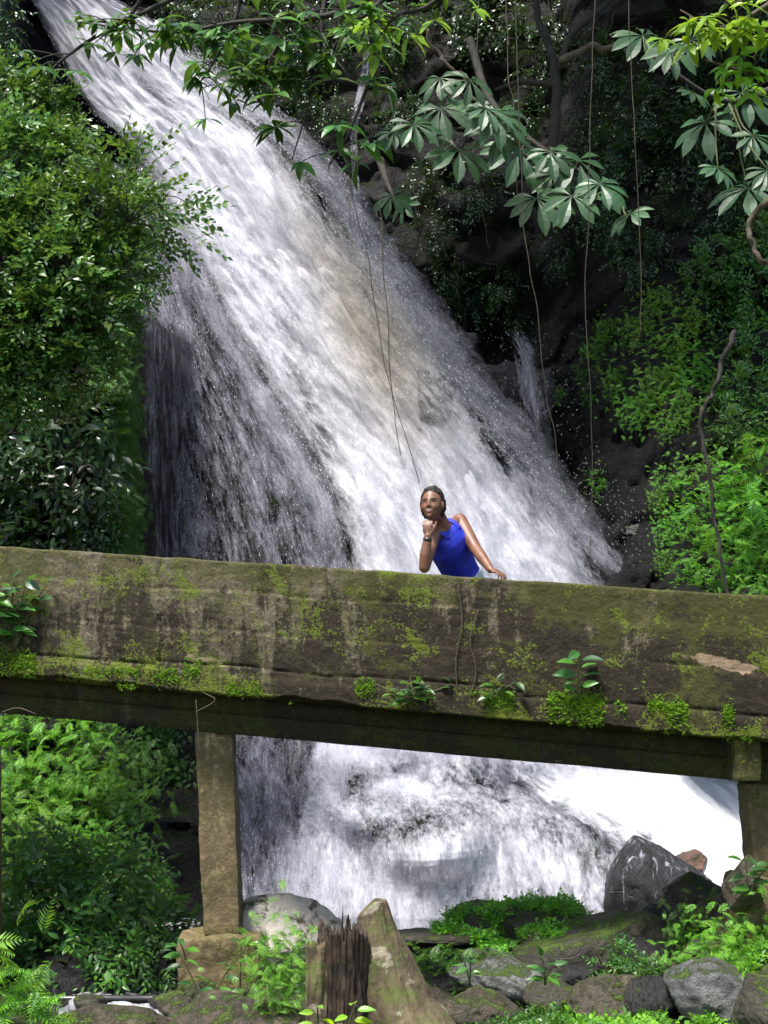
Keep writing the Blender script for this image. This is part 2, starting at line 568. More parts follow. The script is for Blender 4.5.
# ------------------------------------------------------------------ ground
def ground_z(X, Y):
    z = -.02 + .10 * fbm(np.stack([X * .6, Y * .6, X * 0], 1), 4, 70)
    z = z - .30 * ss(9.4, 10.4, Y) * ss(-3.2, -2.6, X)                 # stream bed
    z = z - .15 * np.exp(-((X + 1.95) / .55) ** 2) * ss(8.6, 9.4, Y)
    z = z + .72 * ss(1.3, 3.4, X) * ss(12.5, 9.5, Y) * ss(6.0, 8.5, Y)   # right bank
    z = z + .30 * ss(-2.2, -3.6, X) * ss(8, 10.5, Y)                    # left bank
    z = z + 2.5 * ss(6, 20, np.abs(X)) + 1.2 * ss(-4, -20, Y)
    z = z - .55 * ss(7.6, 6.2, Y) * ss(0, 4, Y)
    return z


ax = np.sign(np.linspace(-1, 1, 301)) * (np.abs(np.linspace(-1, 1, 301)) ** 2.6) * 60
ay = np.concatenate([-np.linspace(1, 0, 40) ** 2 * 50, np.linspace(.15, 5, 30), np.linspace(5.04, 17, 260), 17 + np.linspace(.02, 1, 30) ** 2 * 60])
AX, AY = np.meshgrid(ax, ay)
AZ = ground_z(AX.ravel(), AY.ravel()) + .035 * fbm(np.stack([AX.ravel() * 4, AY.ravel() * 4, AX.ravel() * 0], 1), 3, 77)
gr = build('ground', Geo(np.stack([AX.ravel(), AY.ravel(), AZ], 1), None, grid_faces(*AX.shape)), M['soil'])
tag(gr, kind='structure')


def gz1(x, y):
    return float(ground_z(np.array([x]), np.array([y]))[0])


# ------------------------------------------------------------------ water
def gauss(px, py, cx, cy, rx, ry, ang=0.0):
    a = math.radians(ang)
    dx, dy = px - cx, py - cy
    u = dx * math.cos(a) + dy * math.sin(a)
    v = -dx * math.sin(a) + dy * math.cos(a)
    return np.exp(-(u / rx) ** 2 - (v / ry) ** 2)


def water_sheet(name, L, R, nt, nu, mat, off, dens_fn, silt_fn=None, rough=(.10, .04), seed=0, edge=.12, bulge=.0):
    Lp, Rp = smooth_line(L, nt), smooth_line(R, nt)
    u = np.linspace(0, 1, nu)
    px = Lp[:, None, 0] * (1 - u) + Rp[:, None, 0] * u
    py = Lp[:, None, 1] * (1 - u) + Rp[:, None, 1] * u
    P = hit(px.ravel(), py.ravel(), GW).reshape(nt, nu, 3)
    mid = P[:, nu // 2]
    vlen = np.concatenate([[0], np.cumsum(np.linalg.norm(np.diff(mid, axis=0), axis=1))])
    wid = np.linalg.norm(P[:, -1] - P[:, 0], axis=1)
    # across coordinate in metres, kept steady along the flow
    uu = (u[None] - .5) * (wid.mean() * .55 + wid[:, None] * .45)
    UV = np.stack([uu, np.repeat(vlen[:, None], nu, 1)], -1).reshape(-1, 2)
    q = np.stack([UV[:, 0] * 2.2, UV[:, 1] * .55, UV[:, 0] * 0 + seed], 1)
    q2 = np.stack([UV[:, 0] * 9, UV[:, 1] * 2.0, UV[:, 0] * 0 + seed], 1)
    d = off + rough[0] * fbm(q, 3, 100 + seed) + rough[1] * fbm(q2, 3, 200 + seed)
    d = d + bulge * np.sin(np.pi * np.tile(u, nt))
    V = P.reshape(-1, 3).copy()
    V[:, 1] -= d
    V[:, 2] += d * .25
    pxf, pyf = px.ravel(), py.ravel()
    dens = dens_fn(pxf, pyf, np.tile(u, nt), np.repeat(np.linspace(0, 1, nt), nu))
    if edge:
        uf = np.tile(u, nt)
        dens = dens * ss(0, edge, uf) * ss(0, edge, 1 - uf) - .35 * (1 - ss(0, edge, uf) * ss(0, edge, 1 - uf))
    silt = silt_fn(pxf, pyf) if silt_fn else pxf * 0
    o = build(name, Geo(V, None, grid_faces(nt, nu)), mat, uv=UV, attrs={'dens': dens, 'silt': silt})
    return o, V.reshape(nt, nu, 3), dens.reshape(nt, nu)


mainL = [(8, -90), (38, 10), (62, 70), (92, 130), (150, 190), (186, 265), (226, 335), (270, 415), (318, 500), (344, 600), (344, 700), (320, 800)]
mainR = [(52, -90), (95, 20), (165, 66), (222, 108), (292, 162), (360, 240), (418, 325), (466, 400), (526, 470), (598, 570), (690, 670), (770, 790)]


def silt_main(px, py):
    return np.clip(.95 * gauss(px, py, 385, 385, 48, 105, -22) + .5 * gauss(px, py, 330, 285, 36, 95, -30) +
                   .35 * gauss(px, py, 130, 75, 40, 12, 40) + .25 * gauss(px, py, 85, 90, 22, 40, 0), 0, 1)


def dens_main(px, py, u, t):
    d = 1.12 + .3 * gauss(px, py, 110, 110, 60, 90) + 0 * px
    d -= .75 * gauss(px, py, 152, 122, 66, 9, 48)
    d -= .55 * gauss(px, py, 240, 150, 60, 10, 22)
    d -= .60 * gauss(px, py, 330, 215, 26, 60, -35)
    d -= .30 * gauss(px, py, 265, 300, 16, 90, -28)
    d += .25 * gauss(px, py, 400, 250, 60, 300, -35) * 0
    d -= .70 * ss(.66, 1.0, u) * ss(.2, .4, t) * ss(730, 640, py)
    d -= .55 * ss(.30, .0, u) * ss(.25, .45, t)
    d -= .42 * gauss(px, py, 318, 440, 16, 120, -16)
    d -= .16 * gauss(px, py, 395, 390, 50, 110, -20)
    d -= .26 * gauss(px, py, 300, 230, 14, 90, -38)
    d -= .3 * gauss(px, py, 500, 500, 12, 90, -28)
    d += .22 * ss(620, 740, py) - 1.2 * ss(745, 790, py)
    return d


o1, V1, D1 = water_sheet('waterfall', mainL, mainR, 420, 150, M['water_body'], .42, dens_main, silt_main, (.12, .05), 1, .10, .25)
tag(o1, kind='structure')
o2, V2, D2 = water_sheet('waterfall', [(x - 12, y) for x, y in mainL], [(x + 12, y) for x, y in mainR], 420, 150, M['water_front'], .62,
                         lambda px, py, u, t: dens_main(px, py, u, t) - .40, silt_main, (.16, .06), 2, .16, .28)
tag(o2, kind='structure')

veilL = [(95, 175), (138, 240), (150, 320), (160, 420), (170, 540), (186, 660), (206, 780), (232, 930)]
veilR = [(160, 190), (196, 240), (232, 330), (285, 420), (345, 520), (375, 640), (360, 780), (345, 935)]


def dens_veil(px, py, u, t):
    d = .30 + .22 * ss(.55, 1, u) + .14 * gauss(px, py, 175, 250, 40, 60) - .16 * gauss(px, py, 175, 480, 22, 150)
    d += .10 * ss(700, 900, py)
    return d


o3, V3, D3 = water_sheet('waterfall', veilL, veilR, 320, 110, M['water_veil'], .34, dens_veil, None, (.09, .04), 3, .10)
tag(o3, kind='structure')

fanL = [(322, 712), (300, 790), (286, 850), (272, 935), (262, 990)]
fanR = [(500, 708), (600, 770), (665, 825), (700, 885), (720, 950)]


def dens_fan(px, py, u, t):
    d = .47 + .5 * ss(778, 750, py) + 0 * px
    d += .3 * gauss(px, py, 356, 766, 34, 8) + .3 * gauss(px, py, 420, 796, 46, 8)
    d -= .40 * gauss(px, py, 354, 797, 26, 20) + .36 * gauss(px, py, 422, 830, 44, 18, -8) + .22 * gauss(px, py, 470, 790, 50, 12, 10)
    d += .45 * gauss(px, py, 366, 764, 34, 6, 8) + .40 * gauss(px, py, 330, 800, 10, 40, 12)
    d += .35 * gauss(px, py, 400, 788, 42, 6, -22) + .25 * gauss(px, py, 350, 830, 10, 40, 16)
    d += .42 * gauss(px, py, 575, 770, 120, 38, 14)
    d += .14 * gauss(px, py, 470, 870, 80, 30, 30)
    d -= .16 * gauss(px, py, 580, 850, 60, 22, 36) + .12 * gauss(px, py, 300, 880, 20, 60)
    return d


o4, V4, D4 = water_sheet('waterfall', fanL, fanR, 260, 200, M['water_fan'], .30, dens_fan, None, (.06, .035), 4, .05)
tag(o4, kind='structure')
o4b, V4b, D4b = water_sheet('waterfall', fanL, fanR, 200, 160, M['water_front'], .42, lambda *a: dens_fan(*a) - .28, None, (.10, .05), 6, .08)
tag(o4b, kind='structure')

def dens_mist(px, py, u, t):
    return .62 - .9 * np.abs(u - .45) * 1.2 + .08 * np.sin(t * 30) - .35 * ss(.82, 1, t) - .45 * ss(.15, 0, t)


def shift(L, k):
    return [(x + k, y) for x, y in L]


for (LL, RR, of, sd) in [(shift(mainR[2:11], -46), shift(mainR[2:11], 14), .95, 21), (shift(mainR[3:11], -36), shift(mainR[3:11], 24), .75, 22),
                         (shift(mainL[4:10], -34), shift(mainL[4:10], 30), .85, 23)]:
    oo, _, _ = water_sheet('waterfall_mist', LL, RR, 240, 50, M['water_mist'], of, dens_mist, None, (.16, .06), sd, .3)
    tag(oo, kind='structure')
oo, _, _ = water_sheet('waterfall_mist', [(236, 800), (238, 850), (240, 900), (240, 960)], [(420, 800), (460, 850), (480, 900), (500, 960)], 80, 60, M['water_mist'], .65,
                       lambda px, py, u, t: -.1 + .75 * ss(0, 1, t) - .2 * u, None, (.12, .05), 24, .3)
tag(oo, kind='structure')

# broad foaming run on the right that rounds the mound
runL = [(400, 690), (440, 750), (520, 805), (585, 850), (630, 905), (650, 960)]
runR = [(760, 690), (830, 760), (880, 830), (900, 880), (910, 930), (910, 985)]


def dens_run(px, py, u, t):
    return 1.25 - .8 * gauss(px, py, 722, 785, 40, 14, 25) - .5 * gauss(px, py, 640, 845, 20, 8, -30) - 1.15 * ss(.34, 0, u) + 0 * px


o5, V5, D5 = water_sheet('waterfall', runL, runR, 200, 160, M['water_foam'], .52, dens_run, None, (.12, .04), 5, .06)
tag(o5, kind='structure')

thinL = [(362, -10), (362, 60), (354, 105), (349, 140), (352, 200), (354, 250)]
thinR = [(372, -10), (371, 60), (367, 105), (359, 140), (362, 200), (368, 250)]
GWc, GW = GW, (GW * .0 + GC) - 0.0
o6, V6, D6 = water_sheet('thin_waterfall', thinL, thinR, 160, 16, M['water_veil'], .12,
                         lambda px, py, u, t: .62 - .25 * ss(.5, 1, t) + 0 * px, None, (.03, .02), 7, .25)
tag(o6, kind='structure')
GW = GWc
veL = [(128, 225), (134, 300), (137, 380), (140, 460), (146, 560)]
veR = [(190, 225), (200, 300), (206, 380), (210, 460), (214, 560)]
GWd, GW = GW, np.minimum(GC, np.roll(GC, 2, 1))
oo, _, _ = water_sheet('waterfall', veL, veR, 200, 40, M['water_veil'], .10,
                       lambda px, py, u, t: .26 + .12 * gauss(px, py, 160, 290, 30, 60) + 0 * px, None, (.03, .02), 41, .2)
tag(oo, kind='structure')
GW = GWd
rivL = [(458, 372), (488, 400), (500, 450), (516, 520), (540, 600)]
rivR = [(560, 372), (566, 420), (572, 480), (610, 540), (665, 605)]
o7, V7, D7 = water_sheet('waterfall', rivL, rivR, 160, 60, M['water_veil'], 1.15,
                         lambda px, py, u, t: -.28 + .80 * gauss(px, py, 520, 428, 11, 62, -10) + .62 * ss(.5, 1, t) * (1 - u), None, (.06, .03), 8, .2)
tag(o7, kind='structure')

# thrown drops
drop = Geo([(-.5, 0, 0), (.5, 0, 0), (.12, .5, 0), (.12, -.5, 0), (.12, 0, .5), (.12, 0, -.5)],
           [(0, 2, 4), (0, 4, 3), (0, 3, 5), (0, 5, 2), (1, 4, 2), (1, 3, 4), (1, 5, 3), (1, 2, 5)])


def scatter_drops(V, n, wfun, seed, lift=(.05, .5), size=(.012, .03), asp=(2.5, 6.0)):
    r = RS(seed)
    nt, nu = V.shape[:2]
    u, t = r.rand(n * 4), r.rand(n * 4)
    keep = r.rand(n * 4) < wfun(u, t)
    u, t = u[keep][:n], t[keep][:n]
    i, j = (t * (nt - 3)).astype(int), (u * (nu - 2)).astype(int)
    P = V[i, j].copy()
    D = V[i + 2, j] - V[i, j]
    D /= np.maximum(np.linalg.norm(D, axis=1, keepdims=True), 1e-6)
    k = len(P)
    D = D + r.randn(k, 3) * .16 + np.array([0, -.1, -.25])
    lf = lift[0] + (lift[1] - lift[0]) * r.rand(k) ** 2.2
    P[:, 1] -= lf
    P += r.randn(k, 3) * .05
    w = .30 * (size[0] + (size[1] - size[0]) * r.rand(k) ** 2)
    a = 1.3 * (asp[0] + (asp[1] - asp[0]) * r.rand(k))
    R = frames(D, np.tile([0, -1.0, .2], (k, 1)))
    R = R * np.stack([a * w, w, w], 1)[:, None, :]
    return instance(drop, P, R, np.ones(k))


gs = [scatter_drops(V2, 7000, lambda u, t: (.15 + .85 * ss(.6, .9, u)) * ss(.15, .3, t) * ss(.82, .7, t), 1, (.0, .25)),
      scatter_drops(V1, 2500, lambda u, t: (.2 + .8 * ss(.3, 0, u)) * ss(.1, .3, t) * ss(.82, .75, t), 2, (0, .2)),
      scatter_drops(V3, 5000, lambda u, t: .5 + .5 * ss(.4, 1, u), 3, (.0, .15), (.008, .02), (3, 9)),
      scatter_drops(V4, 4000, lambda u, t: ss(.02, .2, t), 4, (.02, .3), (.008, .022), (2, 5)),
      scatter_drops(V7, 900, lambda u, t: .3 + .7 * ss(.4, 1, t), 6, (.02, .4), (.008, .02), (2, 5))]
# drops flung beyond the right margin of the fall
spray = build('water_spray', join(gs), M['drops'], smooth=True)
tag(spray, 'white drops thrown off the edges of the waterfall', 'water spray', kind='stuff')

# pool and stream at the foot
def stream_mat():
    N = NT('stream_water')
    co = N.n('TexCoord').outputs['Object']
    n = N.noise(co, 3.5, 6, .6, .6)
    n2 = N.noise(N.scaled(co, (1, .6, 1)), 9, 5, .7, 1.0, 4)
    foam = N.ramp(N.math('ADD', N.math('MULTIPLY', n, .5), N.math('MULTIPLY', n2, .5)), .50, .60)
    bp = N.n('Bump', {'Height': n2, 'Strength': .7, 'Distance': .06})
    w = N.n('BsdfPrincipled', {'Base Color': (.05, .045, .035, 1), 'Roughness': .08, 'Normal': bp.outputs[0], 'Alpha': .75})
    f = N.n('BsdfPrincipled', {'Base Color': (.75, .77, .82, 1), 'Roughness': .5, 'Normal': bp.outputs[0]})
    return N.surf(N.n('MixShader', {0: foam, 1: w.outputs[0], 2: f.outputs[0]}).outputs[0])


M['stream'] = stream_mat()
sx, sy = np.meshgrid(np.linspace(-4.5, 4.5, 220), np.linspace(9.35, 15.5, 160))
sz = -.20 + .16 * ss(9.7, 11.5, sy) + .035 * fbm(np.stack([sx.ravel() * 2.4, sy.ravel() * 2.4, sx.ravel() * 0], 1), 4, 81).reshape(sx.shape)
st = build('stream', Geo(np.stack([sx.ravel(), sy.ravel(), sz.ravel()], 1), None, grid_faces(*sx.shape)), M['stream'])
tag(st, kind='structure')

# ------------------------------------------------------------------ ledge blocks are built after worn_box
def Yf(X):
    return 9.6 - .2111 * (X + 2.63)


def Zt(X):
    return 3.03 - .0907 * (X + 2.63)


def on_bridge(X, d, h):
    return np.array([X, Yf(X) + d, Zt(X) + h])


def bx_px(px):
    X = 0.0
    for _ in range(20):
        X = (px - 384) / FPX * Yf(X)
    return X


bridge = thing('footbridge', (0, 9.05, 0), 'old mossy concrete footbridge crossing in front of the waterfall', 'bridge')
BO = np.array([0, 9.05, 0.0])


def bridge_solid(name, prof, s0, s1, ds, mat, disp=None, seed=0):
    """prof: closed list of (depth, height) corners; swept along the bridge with fine rows"""
    ring = []
    hc = []
    P = prof + [prof[0]]
    for (a, b) in zip(P[:-1], P[1:]):
        L = math.hypot(b[0] - a[0], b[1] - a[1])
        m = max(1, int(L / .012)) if a[2] else max(1, int(L / .1))
        for k in range(m):
            f = k / m
            ring.append((a[0] + (b[0] - a[0]) * f, a[1] + (b[1] - a[1]) * f))
    ring = np.array(ring)
    S = np.arange(s0, s1 + ds / 2, ds)
    ns, nr = len(S), len(ring)
    X = np.repeat(S, nr)
    d, h = np.tile(ring[:, 0], ns), np.tile(ring[:, 1], ns)
    if disp is not None:
        dd, dh = disp(X, d, h)
        d2, h2 = d + dd, h + dh
    else:
        d2, h2 = d, h
    V = np.stack([X, Yf(X) + d2, Zt(X) + h2], 1) - BO
    Q = []
    i = np.arange(ns - 1)[:, None] * nr
    j = np.arange(nr)[None]
    j2 = (j + 1) % nr
    Q = np.stack([i + j, i + j2, i + nr + j2, i + nr + j], -1).reshape(-1, 4)
    # end caps
    c0, c1 = V[:nr].mean(0), V[-nr:].mean(0)
    k = len(V)
    V = np.concatenate([V, [c0, c1]])
    jj = np.arange(nr)
    T = np.concatenate([np.stack([jj * 0 + k, (jj + 1) % nr, jj], 1), np.stack([jj * 0 + k + 1, (ns - 1) * nr + jj, (ns - 1) * nr + (jj + 1) % nr], 1)])
    uv = np.concatenate([np.stack([X + d * .3, h + d * .7], 1), [[s0, -.4], [s1, -.4]]])
    return build(name, Geo(V, T, Q), mat, bridge, uv=uv)


def parapet_disp(X, d, h):
    front = ss(.03, 0, d)
    p = np.stack([X * 1.3, h * 1.5, d * 2], 1)
    r = .003 * fbm(p * 3, 4, 301) + .003 * fbm(p * 16, 3, 302)
    # board marks: shallow steps with chipped edges
    wob = .012 * fbm(np.stack([X * 2.2, X * 0, X * 0], 1), 4, 303)
    seg = np.floor((X + 1.52) / 2.4)
    for hl, s, k in ((-.21, .010, 1), (-.47, .014, 2), (-.715, .006, 3)):
        off = .03 * (_hash(seg.astype(np.int64), seg.astype(np.int64) * 0 + k, seg.astype(np.int64) * 0, 5) - .5)
        on = (noise(np.stack([X * .9, X * 0 + k * 7, X * 0], 1), 306) > -.12)
        g = np.exp(-((h - hl - wob - off) / .006) ** 2)
        r = r + front * g * (.010 if k < 3 else .022) * (on if k < 3 else 1)
        r = r - front * s * ss(hl + .01, hl - .01, h - wob - off) * (1 if k == 3 else .4)
    r = r + front * .024 * np.exp(-((X + 1.49 + .02 * noise(np.stack([h * 9, h * 0, h * 0], 1), 8)) / .009) ** 2)
    # eroded lower lip
    lip = ss(-.80, -.89, h) * ss(.06, 0, d)
    ch = fbm(np.stack([X * 3.5, X * 0, X * 0], 1), 5, 310)
    dh = lip * (.012 + .03 * np.clip(ch, -.3, 1.2)) + ss(-.02, 0, h) * .004 * fbm(np.stack([X * 6, d * 6, X * 0], 1), 4, 311)
    r = r - .012 * ss(-.74, -.78, h) * front
    return r, dh


SB0, SB1 = -6.2, 5.6
bridge_solid('parapet', [(0, -.012, 1), (0, -.892, 1), (.20, -.892, 0), (.20, -.012, 0), (.188, 0, 0), (.012, 0, 0)], SB0, SB1, .014, M['parapet'], parapet_disp)


def soft_disp(X, d, h):
    p = np.stack([X * 2, d * 3, h * 3], 1)
    r = .006 * fbm(p * 2, 3, 320)
    return r, r * .5


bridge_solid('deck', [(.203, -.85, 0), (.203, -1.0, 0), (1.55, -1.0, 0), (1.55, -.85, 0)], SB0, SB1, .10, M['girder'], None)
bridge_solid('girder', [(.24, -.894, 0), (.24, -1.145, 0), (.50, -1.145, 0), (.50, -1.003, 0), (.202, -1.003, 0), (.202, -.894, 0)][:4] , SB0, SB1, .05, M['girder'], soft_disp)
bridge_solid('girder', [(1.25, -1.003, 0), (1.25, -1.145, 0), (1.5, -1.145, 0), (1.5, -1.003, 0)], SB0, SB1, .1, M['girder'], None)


def worn_box(x0, x1, y0, y1, z0, z1, lean=(0, 0), seed=0, taper=0.0, res=.03, amp=.012, rnd_=.03):
    """a chipped block: rounded box surface with rough skin; returns geo, uv"""
    sz = np.array([x1 - x0, y1 - y0, z1 - z0])
    c = np.array([(x0 + x1) / 2, (y0 + y1) / 2, (z0 + z1) / 2])
    gs, uvs = [], []
    for ax_ in range(3):
        for sg in (-1, 1):
            a, b = [k for k in range(3) if k != ax_]
            na, nb = max(2, int(sz[a] / res) + 1), max(2, int(sz[b] / res) + 1)
            A, B = np.meshgrid(np.linspace(-.5, .5, na), np.linspace(-.5, .5, nb))
            v = np.zeros((A.size, 3))
            v[:, a], v[:, b], v[:, ax_] = A.ravel() * sz[a], B.ravel() * sz[b], sg * .5 * sz[ax_]
            # rounding
            inner = np.clip(v, -sz / 2 + rnd_, sz / 2 - rnd_)
            dlt = v - inner
            L = np.linalg.norm(dlt, axis=1, keepdims=True)
            v = inner + dlt / np.maximum(L, 1e-9) * np.minimum(L, rnd_)
            q = grid_faces(nb, na)
            if (sg > 0) == (ax_ == 1):
                q = q[:, ::-1]
            gs.append(Geo(v, None, q))
    g = join(gs)
    n = g.v / (sz / 2)
    w = g.v + c
    nn = np.where(np.abs(n) > .9, np.sign(n), 0)
    nn /= np.maximum(np.linalg.norm(nn, axis=1, keepdims=True), 1)
    w = w + nn * (amp * fbm(w * 4, 4, seed) + amp * .5 * fbm(w * 17, 3, seed + 5))[:, None]
    t = (g.v[:, 2] / sz[2])
    w[:, 0] = c[0] + (w[:, 0] - c[0]) * (1 - taper * t) + lean[0] * -t
    w[:, 1] = c[1] + (w[:, 1] - c[1]) * (1 - taper * t) + lean[1] * -t
    g.v = w
    uv = np.stack([w[:, 0] + w[:, 1] * .8, w[:, 2] * .9 - 1.2], 1)
    return g, uv


def bridge_block(name, *a, mat='pillar', parent=None, **k):
    g, uv = worn_box(*a, **k)
    g.v = g.v - BO
    return build(name, g, M[mat], parent or bridge, uv=uv)


def pillar(px0, px1, py_top, py_bot, d=.27, lean=.055, seed=1, foot=None):
    x0, x1 = bx_px(px0), bx_px(px1)
    Y = Yf((x0 + x1) / 2) + d
    x0, x1 = (px0 - 384) / FPX * Y, (px1 - 384) / FPX * Y
    zt = Zt((x0 + x1) / 2) - 1.14
    zb = CZ + (HY - py_bot) / FPX * Y
    pl = bridge_block('pillar', x0 + lean / 2, x1 + lean / 2, Y, Y + .26, zb, zt, lean=(lean, 0), seed=seed, res=.02, amp=.008, rnd_=.016)
    return Y, x0, x1, zb, pl


def ledge(px0, px1, py0, py1, Y, dep, seed, label):
    a, b = at(px0, py1, Y), at(px1, py0, Y)
    g, uv = worn_box(a[0], b[0], Y, Y + dep, a[2], b[2], seed=seed, res=.05, amp=.07, rnd_=.06)
    o = build('rock_ledge', g, M['ledge'])
    tag(o, label, 'rock')


M['ledge'] = rock_mat('dark_ledge_stone', (.014, .014, .017), (.06, .06, .068), (.03, .06, .01), .1, .8, None, 1.6, (1, 1, 2.2), .45)
ledge(470, 552, 367, 560, 17.0, 1.8, 71, 'flat-topped dark wet ledge right of the waterfall under the black hollow')
ledge(392, 476, 334, 440, 17.95, 1.8, 72, 'higher dark ledge half behind the right edge of the waterfall')
Y1, xa, xb, zb, p1 = pillar(195, 232, 737, 936, seed=11)
fx0, fx1 = (176 - 384) / FPX * (Y1 - .12), (262 - 384) / FPX * (Y1 - .12)
bridge_block('footing', fx0, fx1, Y1 - .16, Y1 + .45, gz1(-1.2, 9.3) - .35, zb + .012, seed=21, parent=None, taper=.06, res=.02, amp=.02, rnd_=.035)
Y2, xa2, xb2, zb2, p2 = pillar(746, 792, 778, 880, d=.26, lean=.06, seed=31)
bridge_block('footing', xa2 - .02, xb2 + .3, Y2 - .1, Y2 + .5, gz1(2.5, 9) - .4, zb2 + .012, seed=41, res=.03, amp=.02, rnd_=.05)
Y3, xa3, xb3, zb3, p3_ = pillar(-60, -9, 715, 958, d=.35, lean=.02, seed=51)
X0b, X1b = bx_px(735), bx_px(764)
bridge_block('bracket', X0b, X1b, Yf(X0b) + .012, Yf(X0b) + .24, Zt(X0b) - 1.15, Zt(X0b) - .885, seed=61, mat='parapet', res=.015, amp=.008, rnd_=.012)

# ------------------------------------------------------------------ leaves and plants: templates
def leaf(L=1.0, W=.42, droop=.25, fold=.10, wide=.45, seg=3):
    xs = np.linspace(0, 1, seg + 2)
    V, T, Q = [], [], []
    w = []
    for x in xs:
        s = math.sin(math.pi * min(1, x ** (math.log(.5) / math.log(wide)))) if 0 < x < 1 else 0
        w.append(s * W / 2)
    idx = []
    for k, x in enumerate(xs):
        z = -droop * x * x * L
        if k in (0, len(xs) - 1):
            idx.append((len(V),))
            V.append((x * L, 0, z))
        else:
            idx.append((len(V), len(V) + 1, len(V) + 2))
            V += [(x * L, w[k] * L, z + fold * w[k] * 2 * L), (x * L, 0, z), (x * L, -w[k] * L, z + fold * w[k] * 2 * L)]
    a = idx[0][0]
    T += [(a, idx[1][1], idx[1][0]), (a, idx[1][2], idx[1][1])]
    for k in range(1, len(xs) - 2):
        p, q = idx[k], idx[k + 1]
        Q += [(p[0], p[1], q[1], q[0]), (p[1], p[2], q[2], q[1])]
    z_ = idx[-1][0]
    T += [(idx[-2][0], idx[-2][1], z_), (idx[-2][1], idx[-2][2], z_)]
    return Geo(V, T, Q)


LEAF = leaf(seg=2)
LEAF_S = Geo([(0, 0, 0), (.45, .30, .05), (1, 0, -.12), (.45, -.30, .05)], [(0, 2, 1), (0, 3, 2)])
LEAF_N = leaf(W=.42, droop=.35, seg=3)
PINNA = Geo([(0, .0, 0), (.3, .12, .02), (1, 0, -.10), (.3, -.12, .02)], [(0, 2, 1), (0, 3, 2)])


def sprig(lf, n=8, L=1.0, lsize=.35, r=None, spread=60, curve=.25, tip=True):
    """leaves alternating along a short curved twig of length L"""
    r = r or RS(1)
    gs = []
    for k in range(n):
        f = (k + 1) / n
        p = np.array([f * L, 0, -curve * f * f * L + .02])
        sd = 1 if k % 2 else -1
        a = math.radians((spread + r.randn() * 12) * sd)
        if tip and k == n - 1:
            a = r.randn() * .15
        d = np.array([[math.cos(a), math.sin(a), -.15 + r.randn() * .15]])
        U = np.array([[r.randn() * .25, r.randn() * .25, 1.0]])
        gs.append(instance(lf, p[None], frames(d, U), [lsize * (.75 + .5 * r.rand())]))
    return join(gs)


def frond(n=11, L=1.0, W=.42, droop=.55, r=None, pinna=PINNA, ang=68, dens=1.0):
    """a fern frond: arched rib, paired leaflets that shorten towards the tip"""
    r = r or RS(1)
    P, D, S = [], [], []
    for k in range(n):
        f = (k + .6) / n
        p = np.array([f * L, 0, .18 * f * L - droop * f * f * L])
        prof = (math.sin(math.pi * min(1, (f * .92 + .10)) ** .8)) * W
        for sd in (-1, 1):
            a = math.radians((ang - 14 * f + r.randn() * 4) * sd)
            P.append(p)
            D.append((math.cos(a), math.sin(a), -.2 + r.randn() * .08))
            S.append(max(.05, prof * (.85 + .3 * r.rand())))
    P.append(np.array([L * .97, 0, .18 * L - droop * L * .94]))
    D.append((1, 0, -.6))
    S.append(.12)
    U = np.tile([0, 0, 1.0], (len(P), 1))
    rib = tube([(f * L, 0, .18 * f * L - droop * f * f * L) for f in np.linspace(0, 1, 6)], [.012, .011, .009, .007, .005, .002], 3, False)
    return join([instance(pinna, np.array(P), frames(np.array(D, float), U), np.array(S)), rib])


def palmate(n=9, r=None, gap=40):
    r = r or RS(1)
    lf = leaf(W=.31, droop=.30, fold=.14, wide=.70, seg=5)
    gs = []
    for k in range(n):
        a = math.radians(-180 + gap / 2 + (360 - gap) * (k + .5) / n + r.randn() * 5)
        L = .62 + .38 * math.cos(a * .5) ** 2 + r.randn() * .05
        d = np.array([[math.cos(a), math.sin(a), .02 + r.randn() * .06]])
        U = np.array([[r.randn() * .12, r.randn() * .12, 1.0]])
        gs.append(instance(lf, np.zeros((1, 3)), frames(d, U), [L]))
    return join(gs)


def shell_points(n, rad, r, fill=.55, gap=.0, seed=0, gs=1.6):
    """points in an uneven lumpy volume, denser to the outside"""
    P = []
    tot = 0
    while tot < n:
        d = r.randn(n * 3, 3)
        d /= np.linalg.norm(d, axis=1, keepdims=True)
        rr = (fill + (1 - fill) * r.rand(len(d)) ** .6)
        lump = 1 + .30 * fbm(d * 1.7 + seed, 3, seed)
        p = d * (rr * lump)[:, None]
        keep = fbm(p * gs + seed * 3.1, 2, seed + 4) > gap - .35
        p = p[keep] * np.asarray(rad)
        P.append(p)
        tot += len(p)
    return np.concatenate(P)[:n]


def foliage(P, tpls, size, r, up=.6, out=.6, droop=.2, facing=(0, -.5, .5), jit=.5, centre=(0, 0, 0)):
    """put twig / frond templates at points P, pointing outwards"""
    n = len(P)
    o = P - np.asarray(centre)
    o /= np.maximum(np.linalg.norm(o, axis=1, keepdims=True), 1e-6)
    D = out * o + r.randn(n, 3) * jit + np.array([0, 0, up - droop])
    U = np.array(facing)[None] + .35 * o + r.randn(n, 3) * .35 + np.array([0, 0, .5])
    S = size * (.7 + .6 * r.rand(n))
    k = r.randint(0, len(tpls), n)
    return join([instance(tpls[j], P[k == j], frames(D[k == j], U[k == j]), S[k == j]) for j in range(len(tpls))])


def limbs(ends, r, base=(0, 0, 0), r0=.03, r1=.006):
    gs = []
    b = np.asarray(base, float)
    for e in ends:
        m = (b + e) / 2 + r.randn(3) * np.linalg.norm(e - b) * .10 + np.array([0, 0, .06])
        gs.append(tube(smooth_line([b, m, e], 7), np.linspace(r0, r1, 7), 5))
    return join(gs)


proto_meshes = {}


